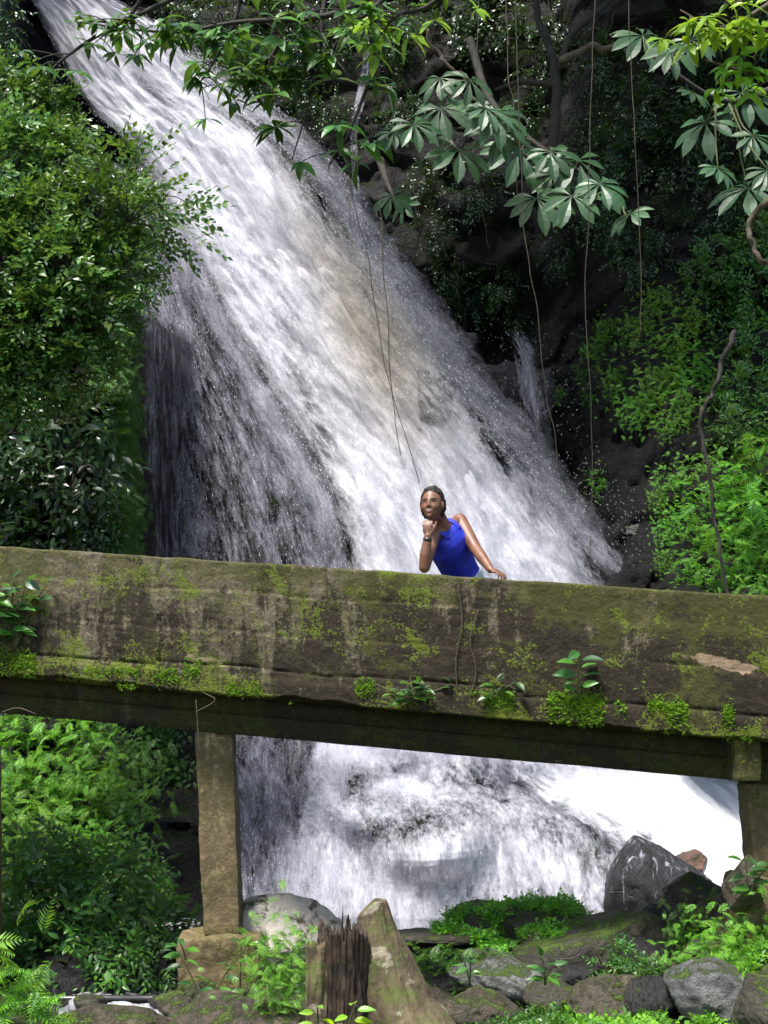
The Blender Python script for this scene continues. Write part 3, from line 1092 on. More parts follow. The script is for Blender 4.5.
def plant_proto(key, name, make, n=3):
    """make(r) -> [(part name, geo, material), ...]; n variants share out among the copies"""
    out = []
    for k in range(n):
        parts = []
        for pn, g, m in make(RS(100 + k * 17 + len(key)), k):
            o = build(pn, g, M[m], smooth=False if pn == 'foliage' else True)
            parts.append(o)
        out.append(parts)
    proto_meshes[key] = (name, out)


used_parts = set()


def plant(key, loc, scale=1.0, rz=0.0, tilt=0.0, label='', cat='plant', group=None, variant=None, sy=1.0):
    name, vs = proto_meshes[key]
    k = variant if variant is not None else rnd.randrange(len(vs))
    e = thing(name, loc, label, cat, group)
    e.rotation_euler = (tilt, 0, rz)
    e.scale = (scale, scale * sy, scale)
    for o in vs[k]:
        if o.name not in used_parts:
            used_parts.add(o.name)
            c = o
        else:
            c = o.copy()
            C.objects.link(c)
        c.parent = e
    return e


def mk_small_shrub(r, k):
    tp = [sprig(LEAF_S, 8, 1.0, .36, RS(k * 5 + j), 55, .3) for j in range(3)]
    P = shell_points(230, (.6, .42, .55), r, .35, .22, k + 1, 2.8)
    ends = P[r.randint(0, len(P), 14)] * .95
    return [('foliage', foliage(P, tp, .26, r, .5, .7, .35), 'leaf_small'), ('stems', limbs(ends, r, (0, .1, -.2)), 'twig')]


def mk_open_shrub(r, k):
    tp = [sprig(LEAF_S, 8, 1.0, .28, RS(k * 5 + j + 40), 50, .35) for j in range(3)]
    ends = [np.array([math.cos(a) * .75 * q, -.2 + .2 * r.randn(), math.sin(a) * .6 * q]) for a, q in zip(np.linspace(-.7, 2.2, 9), .6 + .5 * r.rand(9))]
    P = []
    for e in ends:
        for f in np.linspace(.25, 1, 15):
            P.append(e * f + r.randn(3) * .07)
    P = np.array(P)
    return [('foliage', foliage(P, tp, .26, r, .3, .9, .3, jit=.3), 'leaf_small'), ('stems', limbs(ends, r, (0, 0, 0), .008, .002), 'twig')]


def mk_broad(r, k):
    tp = [sprig(LEAF, 6, 1.0, .42, RS(k * 5 + j + 9), 50, .4) for j in range(3)]
    P = shell_points(95, (.5, .35, .5), r, .3, .1, k + 11, 1.6)
    ends = P[r.randint(0, len(P), 9)] * .95
    return [('foliage', foliage(P, tp, .40, r, .1, .6, .5), 'leaf_dark'), ('stems', limbs(ends, r, (0, .15, -.1)), 'twig')]


def mk_mid(r, k):
    tp = [sprig(LEAF, 7, 1.0, .36, RS(k * 5 + j + 29), 55, .35) for j in range(3)]
    P = shell_points(110, (.5, .38, .45), r, .3, .1, k + 31, 1.6)
    ends = P[r.randint(0, len(P), 9)] * .95
    return [('foliage', foliage(P, tp, .34, r, .25, .6, .4), 'leaf_mid'), ('stems', limbs(ends, r, (0, .15, -.2)), 'twig')]


def mk_dark(r, k):
    tp = [sprig(LEAF, 8, 1.0, .27, RS(k * 5 + j + 59), 55, .35) for j in range(3)]
    P = shell_points(120, (.7, .4, .6), r, .1, .2, k + 51, 1.8)
    ends = P[r.randint(0, len(P), 12)] * .98
    return [('foliage', foliage(P, tp, .34, r, .2, .6, .5), 'leaf_dark'), ('stems', limbs(ends, r, (0, .2, -.1), .02, .004), 'twig')]


def mk_fern(mat):
    def f(r, k):
        tp = [frond(12, 1.0, .34, .5 + .2 * j, RS(k + j)) for j in range(3)]
        n = 46
        a = r.rand(n) * 2 * np.pi
        P = np.stack([.30 * r.randn(n), .10 * r.randn(n), .26 * r.randn(n)], 1)
        D = np.stack([np.cos(a) * .8, -.6 + .2 * r.randn(n), .35 + .5 * r.randn(n)], 1)
        U = np.tile([0, -.45, .9], (n, 1)) + r.randn(n, 3) * .15
        S = .34 * (.6 + .7 * r.rand(n))
        kk = r.randint(0, 3, n)
        g = join([instance(tp[j], P[kk == j], frames(D[kk == j], U[kk == j]), S[kk == j]) for j in range(3)])
        return [('foliage', g, mat)]
    return f


def mk_feathery(mat, spread=(.36, .12, .34), n=230, size=.20):
    """mats of small much divided fronds hanging over each other"""
    def f(r, k):
        tp = [frond(12, 1.0, .34, .45 + .2 * j, RS(k + j + 70), ang=62) for j in range(3)]
        P = np.stack([spread[0] * r.randn(n), spread[1] * np.abs(r.randn(n)) * -1, spread[2] * r.randn(n)], 1)
        P = P[fbm(P * 3.2 + k * 5, 2, k + 3) > -.45]
        m = len(P)
        a = r.rand(m) * 2 * np.pi
        D = np.stack([np.cos(a) * .7, -.65 + .25 * r.randn(m), -.05 + .45 * r.randn(m)], 1)
        U = np.tile([0, -.5, .85], (m, 1)) + r.randn(m, 3) * .2
        S = size * (.6 + .8 * r.rand(m))
        kk = r.randint(0, 3, m)
        g = join([instance(tp[j], P[kk == j], frames(D[kk == j], U[kk == j]), S[kk == j]) for j in range(3)])
        return [('foliage', g, mat)]
    return f


plant_proto('small', 'small_leaved_shrub', mk_small_shrub, 4)
plant_proto('open', 'sprawling_shrub', mk_open_shrub, 2)
plant_proto('broad', 'broad_leaved_plant', mk_broad, 3)
plant_proto('mid', 'leafy_shrub', mk_mid, 3)
plant_proto('dark', 'shade_shrub', mk_dark, 4)
plant_proto('fern', 'fern', mk_fern('leaf_fern'), 3)
plant_proto('fern_dark', 'shade_fern', mk_fern('leaf_fern_dark'), 3)
plant_proto('feather', 'feathery_fern', mk_feathery('leaf_fern'), 4)
plant_proto('feather_dark', 'feathery_shade_fern', mk_feathery('leaf_fern_dark'), 3)


def put(key, px, py, scale, label, cat, group, fwd=.25, Y=None, **k):
    if Y is None:
        p = hit(px, py, GC)[0]
        p = p * 1.0
        f = (p[1] - fwd) / p[1]
        p = np.array([p[0] * f, p[1] - fwd, CZ + (p[2] - CZ) * f])
    else:
        p = at(px, py, Y)
    return plant(key, p, scale, rnd.uniform(-.5, .5), rnd.uniform(-.15, .15), label, cat, group, **k)


# left bank: light green small-leaved shrubs above
G_ = 'small-leaved shrubs banked up left of the waterfall'
L_ = 'light green small-leaved shrub in the dense bank left of the upper waterfall'
for (px, py, s, Y) in [(-12, 105, 1.0, 12.6), (38, 110, .85, 12.7), (8, 160, 1.0, 12.3), (58, 168, .85, 12.5), (-20, 215, 1.0, 12.1),
                       (38, 220, 1.0, 12.1), (92, 212, .95, 12.2), (5, 268, 1.05, 12.0), (62, 265, .95, 12.0), (112, 255, .8, 12.2),
                       (-15, 325, 1.0, 12.1), (38, 322, .95, 12.0), (88, 315, .9, 12.2), (20, 375, .95, 12.2), (75, 362, .85, 12.3), (140, 212, .62, 12.4), (140, 190, .40, 12.6),
                       (112, 330, .6, 12.5), (60, 130, .6, 12.9), (-20, 385, .9, 12.4)]:
    put('small', px - 4, py + 4, s * .70, L_, 'shrub', G_, Y=Y, variant=rnd.randrange(4))
put('open', 128, 222, .95, 'thin shrub with open twigs reaching right across the white water', 'shrub', None, Y=12.0, variant=0)
put('open', 118, 285, .6, 'small thin shrub with sparse twigs just under the larger sprawling one', 'shrub', None, Y=12.2, variant=1)
put('open', 62, 165, .55, 'dark sparse shrub standing against the white water at upper left', 'shrub', None, Y=12.6, variant=1)
# dark corner top left
for (px, py, s) in [(-14, 10, .5), (-8, 50, .45), (-25, 60, .6)]:
    put('dark', px, py, s, 'dark dense shrub in the top left corner of the bank', 'shrub', 'dark shrubs at the top left corner', Y=13.2)
# below: broad dark leaves
for (px, py, s) in [(10, 425, .85), (60, 418, .8), (25, 470, .85), (75, 470, .8), (0, 520, .85), (50, 522, .8),
                    (92, 520, .5), (20, 565, .7), (80, 560, .6), (-25, 460, .9)]:
    put('broad', px, py, s, 'dark broad-leaved plant on the shaded bank between light shrubs and bridge', 'plant',
        'dark broad-leaved plants above the left end of the bridge', .5)
# hanging moss mat on the edge of the left bluff
def moss_mat(name, pxs, n, mat, size, label, seed, fwd=.06, gate=-.1, hang=True):
    r = RS(seed)
    P = np.array(pxs, float)
    k = r.randint(0, len(P), n)
    x = P[k, 0] + r.randn(n) * P[k, 2]
    y = P[k, 1] + r.randn(n) * P[k, 3]
    H = hit(x, y, GC)
    H = H[fbm(H * 2.6, 3, seed) > gate]
    m = len(H)
    H[:, 1] -= fwd * r.rand(m)
    D = np.stack([r.randn(m) * .5, -.5 + .3 * r.randn(m), -.8 + .4 * r.randn(m) if hang else .6 + .4 * r.randn(m)], 1)
    U = np.tile([0, -.8, .5], (m, 1)) + r.randn(m, 3) * .2
    tp = frond(6, 1.0, .45, .3, RS(3), ang=55)
    o = build(name, instance(tp, H, frames(D, U), size * (.6 + .8 * r.rand(m))), M[mat], smooth=False)
    return tag(o, label, 'moss', kind='stuff')


moss_mat('hanging_moss', [(120, 390, 10, 26), (122, 430, 11, 30), (125, 480, 9, 30), (129, 515, 8, 22), (110, 400, 12, 25)], 2600, 'leaf_fern_dark', .11,
         'bright green moss hanging down the edge of the left rock bluff', 5, .15, -.6)

# lower left bank
for (px, py, s) in [(20, 740, .8), (75, 742, .8), (118, 760, .7), (5, 790, .8), (60, 795, .8), (108, 800, .7), (35, 840, .7), (92, 845, .5), (142, 765, .5), (-25, 830, .8), (128, 812, .4)]:
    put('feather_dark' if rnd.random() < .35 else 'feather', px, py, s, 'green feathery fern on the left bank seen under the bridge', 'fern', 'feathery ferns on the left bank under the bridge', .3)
for (px, py, s) in [(165, 745, .4), (178, 770, .35), (150, 730, .4), (130, 850, .35), (150, 870, .3), (120, 880, .35), (160, 895, .25)]:
    put('feather_dark', px, py, s, 'yellowish little fern hanging on wet rock just left of the tall pillar', 'fern', 'little ferns left of the tall pillar', .15)
for (px, py, s, k_) in [(45, 900, .8, 'mid'), (105, 905, .75, 'mid'), (150, 935, .6, 'mid'), (75, 950, .7, 'mid'), (25, 880, .6, 'fern'), (130, 960, .5, 'mid'), (95, 880, .6, 'fern_dark'), (55, 860, .5, 'mid'),
                        (160, 905, .45, 'fern'), (30, 935, .6, 'fern_dark'), (165, 965, .4, 'mid')]:
    put(k_, px, py, s, 'bushy green plant on the stream bank left of the tall pillar', 'plant', 'bushy plants on the stream bank left of the tall pillar', Y=11.3 - (py - 860) * .009)
put('fern', 8, 985, .75, 'bright green fern in the lower left corner beside the stream', 'fern', None, Y=8.6, variant=0)
put('fern', 22, 1008, .5, 'low bright fern cut by the bottom edge at lower left', 'fern', None, Y=8.5, variant=1)

# right bluff ferns
for (px, py, s) in [(600, 350, .5), (640, 330, .5), (672, 352, .6), (690, 320, .45), (620, 385, .55), (660, 385, .6), (700, 375, .55), (640, 410, .5),
                    (680, 405, .5), (585, 375, .35), (660, 300, .4), (608, 330, .35), (668, 425, .35), (560, 395, .3), (592, 400, .35)]:
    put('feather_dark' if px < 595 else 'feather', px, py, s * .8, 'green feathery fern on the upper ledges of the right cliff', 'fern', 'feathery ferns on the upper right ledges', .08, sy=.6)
for (px, py, s) in [(672, 480, .45), (700, 470, .45), (660, 500, .35), (690, 510, .55), (720, 500, .6), (745, 520, .7), (760, 480, .7), (700, 545, .6), (740, 560, .7),
                    (765, 560, .7), (670, 530, .4), (690, 575, .5), (720, 585, .6), (755, 600, .5), (735, 455, .5), (665, 560, .3), (760, 440, .55), (775, 520, .8)]:
    put('feather', px, py, s * .74, 'bright green feathery fern above the right end of the bridge', 'fern', 'bright feathery ferns above the right end of the bridge', .1, sy=.6)
put('feather', 601, 484, .30, 'small bright fern tuft alone on the dark wet rock', 'fern', None, .12, variant=1)
put('feather_dark', 552, 492, .26, 'small dull fern tuft on wet rock right of the waterfall', 'fern', None, .12, variant=1)
for (px, py, s) in [(738, 490, .7), (762, 465, .75), (725, 540, .6)]:
    put('fern', px, py, s, 'large arching fern among the bright ferns at the right edge', 'fern', 'large arching ferns at the right edge', .5)
for (px, py, s) in [(725, 300, .5), (755, 290, .6), (735, 340, .5), (765, 350, .6), (740, 390, .55), (765, 410, .5), (720, 260, .5), (760, 240, .6), (735, 425, .4), (700, 280, .4)]:
    put('mid', px, py, s, 'leafy climbing shrub on the right cliff beside the picture edge', 'shrub', 'leafy shrubs at the right edge of the cliff', .3)

# upper background: shaded shrubs clinging to the rock
for (px, py, s) in [(400, 40, .7), (450, 30, .8), (400, 110, .6), (500, 25, .8), (560, 20, .9), (610, 60, .8), (650, 110, .8), (620, 150, .7), (680, 60, .9), (740, 40, .9),
                    (670, 160, .8), (720, 200, .7), (620, 230, .6), (560, 250, .5), (470, 300, .55), (500, 285, .5), (450, 275, .4), (520, 320, .35), (430, 230, .5), (660, 230, .6),
                    (590, 205, .6), (480, 190, .6), (520, 120, .6), (465, 345, .3), (700, 130, .7), (760, 150, .8), (640, 260, .5), (590, 130, .6), (430, 180, .5), (545, 70, .6)]:
    put('dark', px, py, s, 'dark shrub clinging to the shaded rock wall right of the waterfall', 'shrub', 'shaded shrubs on the upper rock wall', .35)
for (px, py, s) in [(185, 10, .6), (230, 25, .9), (285, 20, .9), (330, 40, .7), (245, 75, .6), (300, 90, .5), (190, 65, .45), (330, 110, .45), (385, 20, .6)]:
    put('dark', px, py, s, 'dark leafy shrub on the rock wall above the waterfall', 'shrub', 'dark shrubs above the waterfall', .5)


# overhanging boughs with larger leaves
def bough(pts, Y, nleaf, lsize, mat, label, seed, name='overhanging_bough', r0=.03, whorl=5, cat='branch', group=None, wood='twig', hang=.3, every=1.0):
    r = RS(seed)
    W = np.array([at(p[0], p[1], Y + (p[2] if len(p) > 2 else 0)) for p in pts])
    L = smooth_line(W, 24)
    base = L[0].copy()
    e = thing(name, base, label, cat, group)
    gs = [tube(L - base, np.linspace(r0, .006, 24), 6)]
    P, D = [], []
    for k in range(nleaf):
        f = r.rand() ** .7
        i = int(f * 22)
        p = L[i]
        d = np.array([r.randn(), r.randn() * .5 - .2, -hang + r.randn() * .35])
        d /= np.linalg.norm(d)
        q = p + d * (.10 + .28 * r.rand()) * every
        gs.append(tube(smooth_line([p - base, (p + q) / 2 - base + np.array([0, 0, .03]), q - base], 4), [.007, .006, .005, .004], 4))
        for w in range(whorl):
            a = 2 * math.pi * w / whorl + r.randn() * .3
            P.append(q)
            D.append((math.cos(a), math.sin(a) * .8 - .25, -.25 + .3 * r.randn()))
    P, D = np.array(P), np.array(D)
    U = np.tile([0, -.5, .85], (len(P), 1)) + r.randn(len(P), 3) * .25
    g = instance(LEAF_N if mat != 'leaf_small' else LEAF, P - base, frames(D, U), lsize * (.65 + .6 * r.rand(len(P))))
    build('foliage', g, M[mat], e, smooth=False)
    build('branch', join(gs), M[wood], e)
    return e


bough([(330, -30), (322, 20), (318, 70), (292, 160)], 13.2, 15, .24, 'leaf_mid', 'leafy bough hanging down left of the thin cascade with leaf clusters at its tip', 1, hang=.1)
bough([(245, -30), (235, 20), (215, 60), (196, 88)], 13.6, 22, .20, 'leaf_mid', 'drooping leafy bough over the waterfall top, ending near the rock edge', 2)
bough([(400, -20), (330, 15), (240, 22), (170, 32), (75, 22)], 13.0, 34, .19, 'leaf_mid', 'long bough reaching left across the very top of the waterfall', 3, r0=.035)
bough([(215, -25), (160, 5), (110, 28), (62, 60), (42, 82)], 12.6, 16, .16, 'leaf_mid', 'dark bough crossing the white water in the top left corner', 4)
bough([(300, -20), (280, 40), (262, 70), (250, 92)], 13.3, 26, .20, 'leaf_mid', 'dense leafy bough between two hanging boughs above the waterfall', 5)
bough([(410, -30), (372, 10), (352, 20), (345, 8)], 12.2, 12, .15, 'leaf_mid', 'small green bough at the top edge beside the thin cascade', 6)
bough([(360, -20), (372, 60), (350, 130), (330, 165)], 13.4, 13, .22, 'leaf_mid', 'slim bough with leaf clusters hanging beside the thin cascade', 7)
bough([(470, -30), (430, 5), (398, 15), (385, 28)], 12.3, 10, .20, 'leaf_lime', 'small sunlit bough with pale leaves at the top edge right of the thin cascade', 8)
bough([(150, -30), (140, 0), (128, 20), (118, 34)], 12.5, 12, .14, 'leaf_mid', 'short bough hanging at the top left over the falling water', 10)
bough([(820, -30), (760, 10), (720, 30), (680, 10)], 11.4, 34, .17, 'leaf_lime', 'bright yellow green leafy bough in the top right corner', 9, wood='twig_pale')
bough([(820, 60), (775, 75), (740, 70), (705, 60)], 11.6, 14, .16, 'leaf_lime', 'yellow green bough below the corner bough at the right edge', 12, wood='twig_pale')
# large palmate leaves
def palmate_branch(leaves, trunk, Y, label, seed, group=None):
    r = RS(seed)
    W = smooth_line([at(a, b, Y + c) for a, b, c in trunk], 30)
    base = W[0].copy()
    e = thing('umbrella_tree_branch', base, label, 'branch', group)
    build('limb', tube(W - base, np.linspace(.045, .014, 30), 7), M['twig'], e)
    st = []
    for (px, py, rad) in leaves:
        yy = Y + r.uniform(-.5, .3)
        p = at(px, py, yy)
        size = rad / FPX * yy * 1.12
        near = W[np.argmin(np.linalg.norm(W - p, axis=1))]
        st.append(tube(smooth_line([near - base, (near + p) / 2 - base + np.array([0, .05, -.03]), p - base], 6), np.linspace(.012, .006, 6), 5))
        n_ = np.array([[r.randn() * .28, -.62 + .15 * r.randn(), .75]])
        d = np.array([[r.randn() * .5, -.5, -.8]])
        g = instance(palmate(8 + r.randint(0, 3), r, 30 + 30 * r.rand()), (p - base)[None], frames(d, n_), [size])
        build('palmate_leaf', g, M['leaf_palm'], e, smooth=False)
    build('leaf_stalks', join(st), M['stem_green'], e)
    return e


palmate_branch([(441, 108, 38), (414, 124, 30), (497, 112, 38), (459, 150, 38), (519, 150, 40), (486, 108, 30), (578, 160, 40), (553, 175, 28), (537, 198, 36), (572, 196, 34),
                (600, 184, 32), (630, 214, 26), (395, 132, 22), (470, 80, 28), (440, 78, 26), (500, 132, 36), (550, 152, 30)],
               [(470, 40, 1.2), (490, 100, .6), (530, 140, .3), (580, 172, .2), (622, 204, .1)], 13.4,
               'branch with large hand-shaped grey green leaves hanging in the upper middle', 3)
palmate_branch([(643, 36, 42), (672, 52, 30), (690, 40, 28), (742, 92, 42), (706, 122, 38), (753, 136, 26), (748, 188, 40), (718, 168, 26), (692, 92, 22), (768, 170, 30)],
               [(830, 60, .6), (770, 90, .3), (720, 100, .1), (650, 55, .0)], 12.6,
               'branch with large hand-shaped pale green leaves at the upper right', 4)
palmate_branch([(392, 196, 24), (404, 206, 20)], [(380, 160, .6), (386, 180, .3), (394, 198, .1)], 14.0,
               'short stalk with drooping pale leaves below the thin cascade', 5)


# unseen tree above the frame, added so its crown shades the upper rock wall
def crown_tree():
    r = RS(5)
    b = np.array([3.2, 20.5, 15.5])
    e = thing('unseen_shade_tree', b, 'unseen leafy tree added above the frame to shade the dark rock wall', 'tree')
    cl = [np.array([r.uniform(-1.2, 6.5), r.uniform(12.8, 17.5), r.uniform(13.0, 15.5)]) for _ in range(26)]
    gs = [tube(smooth_line([(0, 0, -1), (-.3, -1.5, .3), np.array([2.6, 16.0, 15.5]) - b], 12), np.linspace(.28, .14, 12), 9)]
    fork = np.array([2.6, 16.0, 15.5]) - b
    tp = [sprig(LEAF, 8, 1.0, .36, RS(j + 90), 55, .35) for j in range(3)]
    fs = []
    for c in cl:
        gs.append(tube(smooth_line([fork, (fork + c - b) / 2 + r.randn(3) * .2, c - b], 8), np.linspace(.08, .02, 8), 5))
        P = shell_points(110, (1.0, .95, .5), r, .2, .05, int(c[0] * 10) % 50 + 3, 1.6)
        fs.append(foliage(P, tp, .6, r, .2, .6, .4).moved(o=c - b))
    build('crown', join(fs), M['leaf_mid'], e, smooth=False)
    build('trunk', join(gs), M['twig'], e)


crown_tree()

# bare limbs and vines
def wood(name, pts, Y, r0, r1, label, cat, mat='twig', group=None, side=None, wob=.03, seed=0):
    r = RS(seed)
    W = np.array([at(p[0], p[1], Y + (p[2] if len(p) > 2 else 0)) for p in pts])
    n = 10 * len(pts)
    L = smooth_line(W, n)
    L = L + wob * np.stack([fbm(np.stack([np.arange(n) * .22, np.zeros(n) + k, np.zeros(n)], 1), 3, seed + 400) for k in range(3)], 1)
    base = L[0].copy()
    gs = [tube(L - base, np.linspace(r0, r1, n), 6)]
    for sd in (side or []):
        w2 = smooth_line([at(p[0], p[1], Y + (p[2] if len(p) > 2 else 0)) for p in sd], 14)
        gs.append(tube(w2 - base, np.linspace(r0 * .6, r1 * .7, 14), 5))
    o = build(name, join(gs), M[mat])
    o.location = Vector(base.tolist())
    return tag(o, label, cat, group)


wood('bare_tree_limb', [(550, 170), (553, 120), (555, 70), (540, 20), (530, -20)], 15.5, .07, .03, 'slender bare trunk forking upward in the dark upper right', 'branch',
     'twig', None, [[(555, 75), (572, 35), (600, 10), (625, -15)], [(556, 85), (520, 82), (495, 90)]], .02, 1)
wood('bare_tree_limb', [(560, 62), (590, 48), (620, 45), (640, 40)], 14.9, .04, .02, 'pale bare limb running level left of the pale hand-shaped leaves', 'branch', 'twig_pale', None, None, .03, 2)
wood('bare_tree_limb', [(425, 30), (445, 62), (465, 82), (482, 118)], 14.6, .022, .010, 'thin pale crooked stick above the large hand-shaped leaves', 'branch', 'twig_pale', None, None, .04, 3)
wood('bare_tree_limb', [(768, 200), (750, 235), (765, 265), (800, 280)], 12.4, .03, .018, 'curved brown limb at the right edge below the corner leaves', 'branch', 'twig_pale', None, None, .03, 4)
wood('bare_tree_limb', [(700, 410), (708, 470), (716, 530), (730, 600)], 12.9, .020, .014, 'dark leaning stem among the bright ferns at the right', 'branch', 'twig', None, None, .02, 5)
wood('bare_tree_limb', [(738, 330), (715, 380), (705, 420)], 12.9, .028, .015, 'short dark stem leaning across the right cliff ledges', 'branch', 'twig', None, None, .03, 6)
for (pts, lab, Y, mt) in [
    ([(348, 175), (366, 250), (385, 360), (420, 482)], 'longest thin vine hanging across the white water toward the person', 11.5, 'vine'),
    ([(379, 200), (384, 270), (392, 400), (400, 455)], 'thin vine hanging in front of the white water beside the longest one', 11.6, 'vine'),
    ([(514, -10), (519, 110), (524, 225), (535, 300), (545, 380), (560, 470)], 'pale vine slanting down over the dark rock ledge', 12.0, 'vine'),
    ([(505, -10), (508, 60), (514, 120), (520, 220)], 'straight vine hanging behind the large hand-shaped leaves', 13.0, 'twig_pale'),
    ([(480, -10), (478, 80), (482, 200), (490, 250)], 'dark vine hanging left of the large hand-shaped leaves', 13.6, 'vine'),
    ([(596, -10), (590, 150), (586, 300), (592, 420), (590, 560)], 'very fine straight vine in front of the right rock face', 12.4, 'vine'),
    ([(545, -10), (552, 20), (560, 45)], 'short curly pale vine at the top edge of the picture', 12.5, 'twig_pale'),
    ([(628, -10), (634, 120), (642, 300), (634, 350)], 'thin vine reaching down to the upper right fern ledge', 12.6, 'vine'),
    ([(357, 130), (352, 185), (349, 225)], 'brownish vine under the bough beside the thin cascade', 12.8, 'twig_pale')]:
    wood('hanging_vine', pts, Y, .0050, .003, lab, 'vine', mt, None, None, .012, int(pts[0][0]))

# ------------------------------------------------------------------ rocks
def ico(sub):
    import bmesh
    bm = bmesh.new()
    bmesh.ops.create_icosphere(bm, subdivisions=sub, radius=1.0)
    v = np.array([x.co[:] for x in bm.verts])
    t = np.array([[a.index for a in f.verts] for f in bm.faces])
    bm.free()
    return v, t


ICO = {k: ico(k) for k in (3, 5, 6)}


def rock_geo(size, seed, cuts=14, sharp=18.0, sub=5, rough=.05, flat_top=None):
    v, t = ICO[sub]
    r = RS(seed)
    m = r.randn(cuts, 3)
    m /= np.linalg.norm(m, axis=1, keepdims=True)
    d = .62 + .38 * r.rand(cuts)
    if flat_top is not None:
        m = np.concatenate([m, [flat_top]])
        d = np.append(d, .55)
    proj = v @ m.T
    sharp = sharp * 1.7
    rr = np.where(proj > .05, d / np.maximum(proj, .05), 9)
    rad = -np.log(np.exp(-rr * sharp).sum(1) + math.exp(-sharp * 1.15)) / sharp
    rad = rad * (1 + rough * fbm(v * 2.0 + seed, 4, seed) + rough * .6 * fbm(v * 7 + seed, 5, seed + 3))
    return Geo(v * rad[:, None] * np.asarray(size), t, None)


def rot(rx, ry, rz):
    from mathutils import Euler
    return np.array(Euler((rx, ry, rz)).to_matrix())


ROCKS = []


def rock(px, py, Y, w, h, d, mat, label, seed, name='boulder', r=(0, 0, 0), cuts=14, sharp=18, sub=5, rough=.05, flat=None):
    """px, py: centre in the picture at distance Y; w, h in picture pixels; d metres"""
    c = at(px, py, Y)
    g = rock_geo((w / FPX * Y / 2 * 1.15, d / 2, h / FPX * Y / 2 * 1.15), seed, cuts, sharp, sub, rough, flat)
    g.v = g.v @ rot(*r).T
    o = build(name, g, M[mat])
    o.location = Vector(c.tolist())
    ROCKS.append((c, g))
    return tag(o, label, 'rock')


rock(652, 888, 11.6, 92, 86, 1.1, 'rock_falls', 'large dark wet boulder with water running down it below the falls', 4, r=(0, .25, .3), cuts=10, sharp=26)
rock(690, 872, 12.6, 26, 40, .7, 'rock_rust', 'rust-brown rock half under the white foam behind the dark boulder', 5, r=(.1, .2, 0))
rock(285, 942, 9.95, 104, 72, .5, 'rock_pale', 'pale lichen-patched boulder right behind the tall pillar', 6, r=(0, .16, .1), cuts=8, sharp=24)
rock(545, 930, 10.4, 82, 62, .8, 'rock_moss', 'rounded mossy boulder topped with bright ground leaves at the water edge', 7)
rock(486, 934, 10.5, 92, 56, .8, 'rock_moss', 'low mossy boulder between the tree stump and the round leafy one', 8)
rock(535, 962, 9.8, 72, 66, .6, 'rock_brown', 'brown boulder with mossy side left of the slanting flat-topped block', 9)
rock(592, 952, 9.5, 124, 78, .8, 'rock_moss', 'long slanting flat-topped block with moss along its top', 10, r=(0, -.2, .2), cuts=7, sharp=30, flat=(-.1, 0, 1))
rock(640, 958, 9.4, 66, 60, .5, 'rock_dark', 'dark pointed block leaning right of the slanting flat-topped one', 11, r=(0, .5, 0), cuts=7, sharp=30)
rock(600, 975, 9.2, 48, 26, .35, 'rock_dark', 'small dark rounded stone in front of the slanting block', 12)
rock(432, 936, 9.8, 92, 13, .5, 'rock_brown', 'flat reddish slab lying level right of the tree stump', 13, name='rock_slab', cuts=6, sharp=34, flat=(0, 0, 1))
rock(442, 972, 9.9, 86, 60, .7, 'rock_dark', 'dark block under the flat slab, hung with ferns', 14, cuts=8)
rock(505, 980, 9.3, 100, 44, .6, 'rock_grey', 'pale grey angular rock amid low leaves in the bottom centre', 15, cuts=8, sharp=26, r=(0, .2, .1))
rock(497, 962, 9.6, 36, 32, .4, 'rock_grey', 'small grey stone behind the pale angular rock', 16)
rock(612, 1003, 8.5, 84, 44, .5, 'rock_brown', 'mossy brown stone with ridged top at the bottom edge', 17, r=(0, -.15, 0))
rock(655, 1005, 8.4, 50, 54, .4, 'rock_dark', 'dark brown stone wedged between two bottom-edge boulders', 18)
rock(728, 1006, 8.1, 112, 74, .8, 'rock_grey', 'big pale grey boulder in the bottom right corner', 19, cuts=11, rough=.07)
rock(768, 1010, 7.6, 60, 60, .5, 'rock_moss', 'dark mossy stone cut by the bottom right corner', 20)
rock(700, 905, 10.2, 66, 60, .5, 'rock_brown', 'brown slanted block in front of the white foam near the right pillar', 21, r=(0, .5, .2), cuts=7, sharp=26)
rock(745, 930, 9.3, 90, 60, .6, 'rock_brown', 'reddish brown rock under the leafy post stone at right', 22)
rock(746, 886, 8.7, 36, 48, .3, 'rock_brown', 'upright squared stone with ivy leaves beside the right pillar', 23, cuts=8, sharp=30)
rock(268, 1064, 8.5, 150, 130, 1.0, 'rock_brown', 'big dark mossy boulder sloping down below the pillar footing', 24, cuts=9, rough=.06, r=(0, .15, 0))
rock(92, 1002, 9.2, 30, 14, .2, 'rock_moss', 'little round mossy stone on the black pipe', 25, sub=3)
rock(120, 1024, 9.0, 130, 34, .6, 'rock_brown', 'brown wet rock the little stream spills over at lower left', 26)
rock(190, 1010, 9.3, 70, 60, .5, 'rock_brown', 'brown rock tucked against the left side of the pillar footing', 27)
rock(45, 1018, 9.2, 70, 30, .5, 'rock_dark', 'dark low stone beside the corner fern at lower left', 28)
rock(690, 975, 9.0, 60, 40, .5, 'rock_brown', 'small brown rock half buried in the bright ground leaves at right', 29)
rock(400, 1010, 9.2, 110, 44, .6, 'rock_brown', 'brown rock among small leaves just right of the tree stump', 30)
rock(640, 534, float(hit(640, 534, GC)[0][1]) + .3, 48, 20, .7, 'rock_grey', 'flat wet stone with its highlight coloured in pale on the dark ledge right of the falls', 31, cuts=7, sharp=28)  # pale grey tone stands in for the white highlight on wet rock

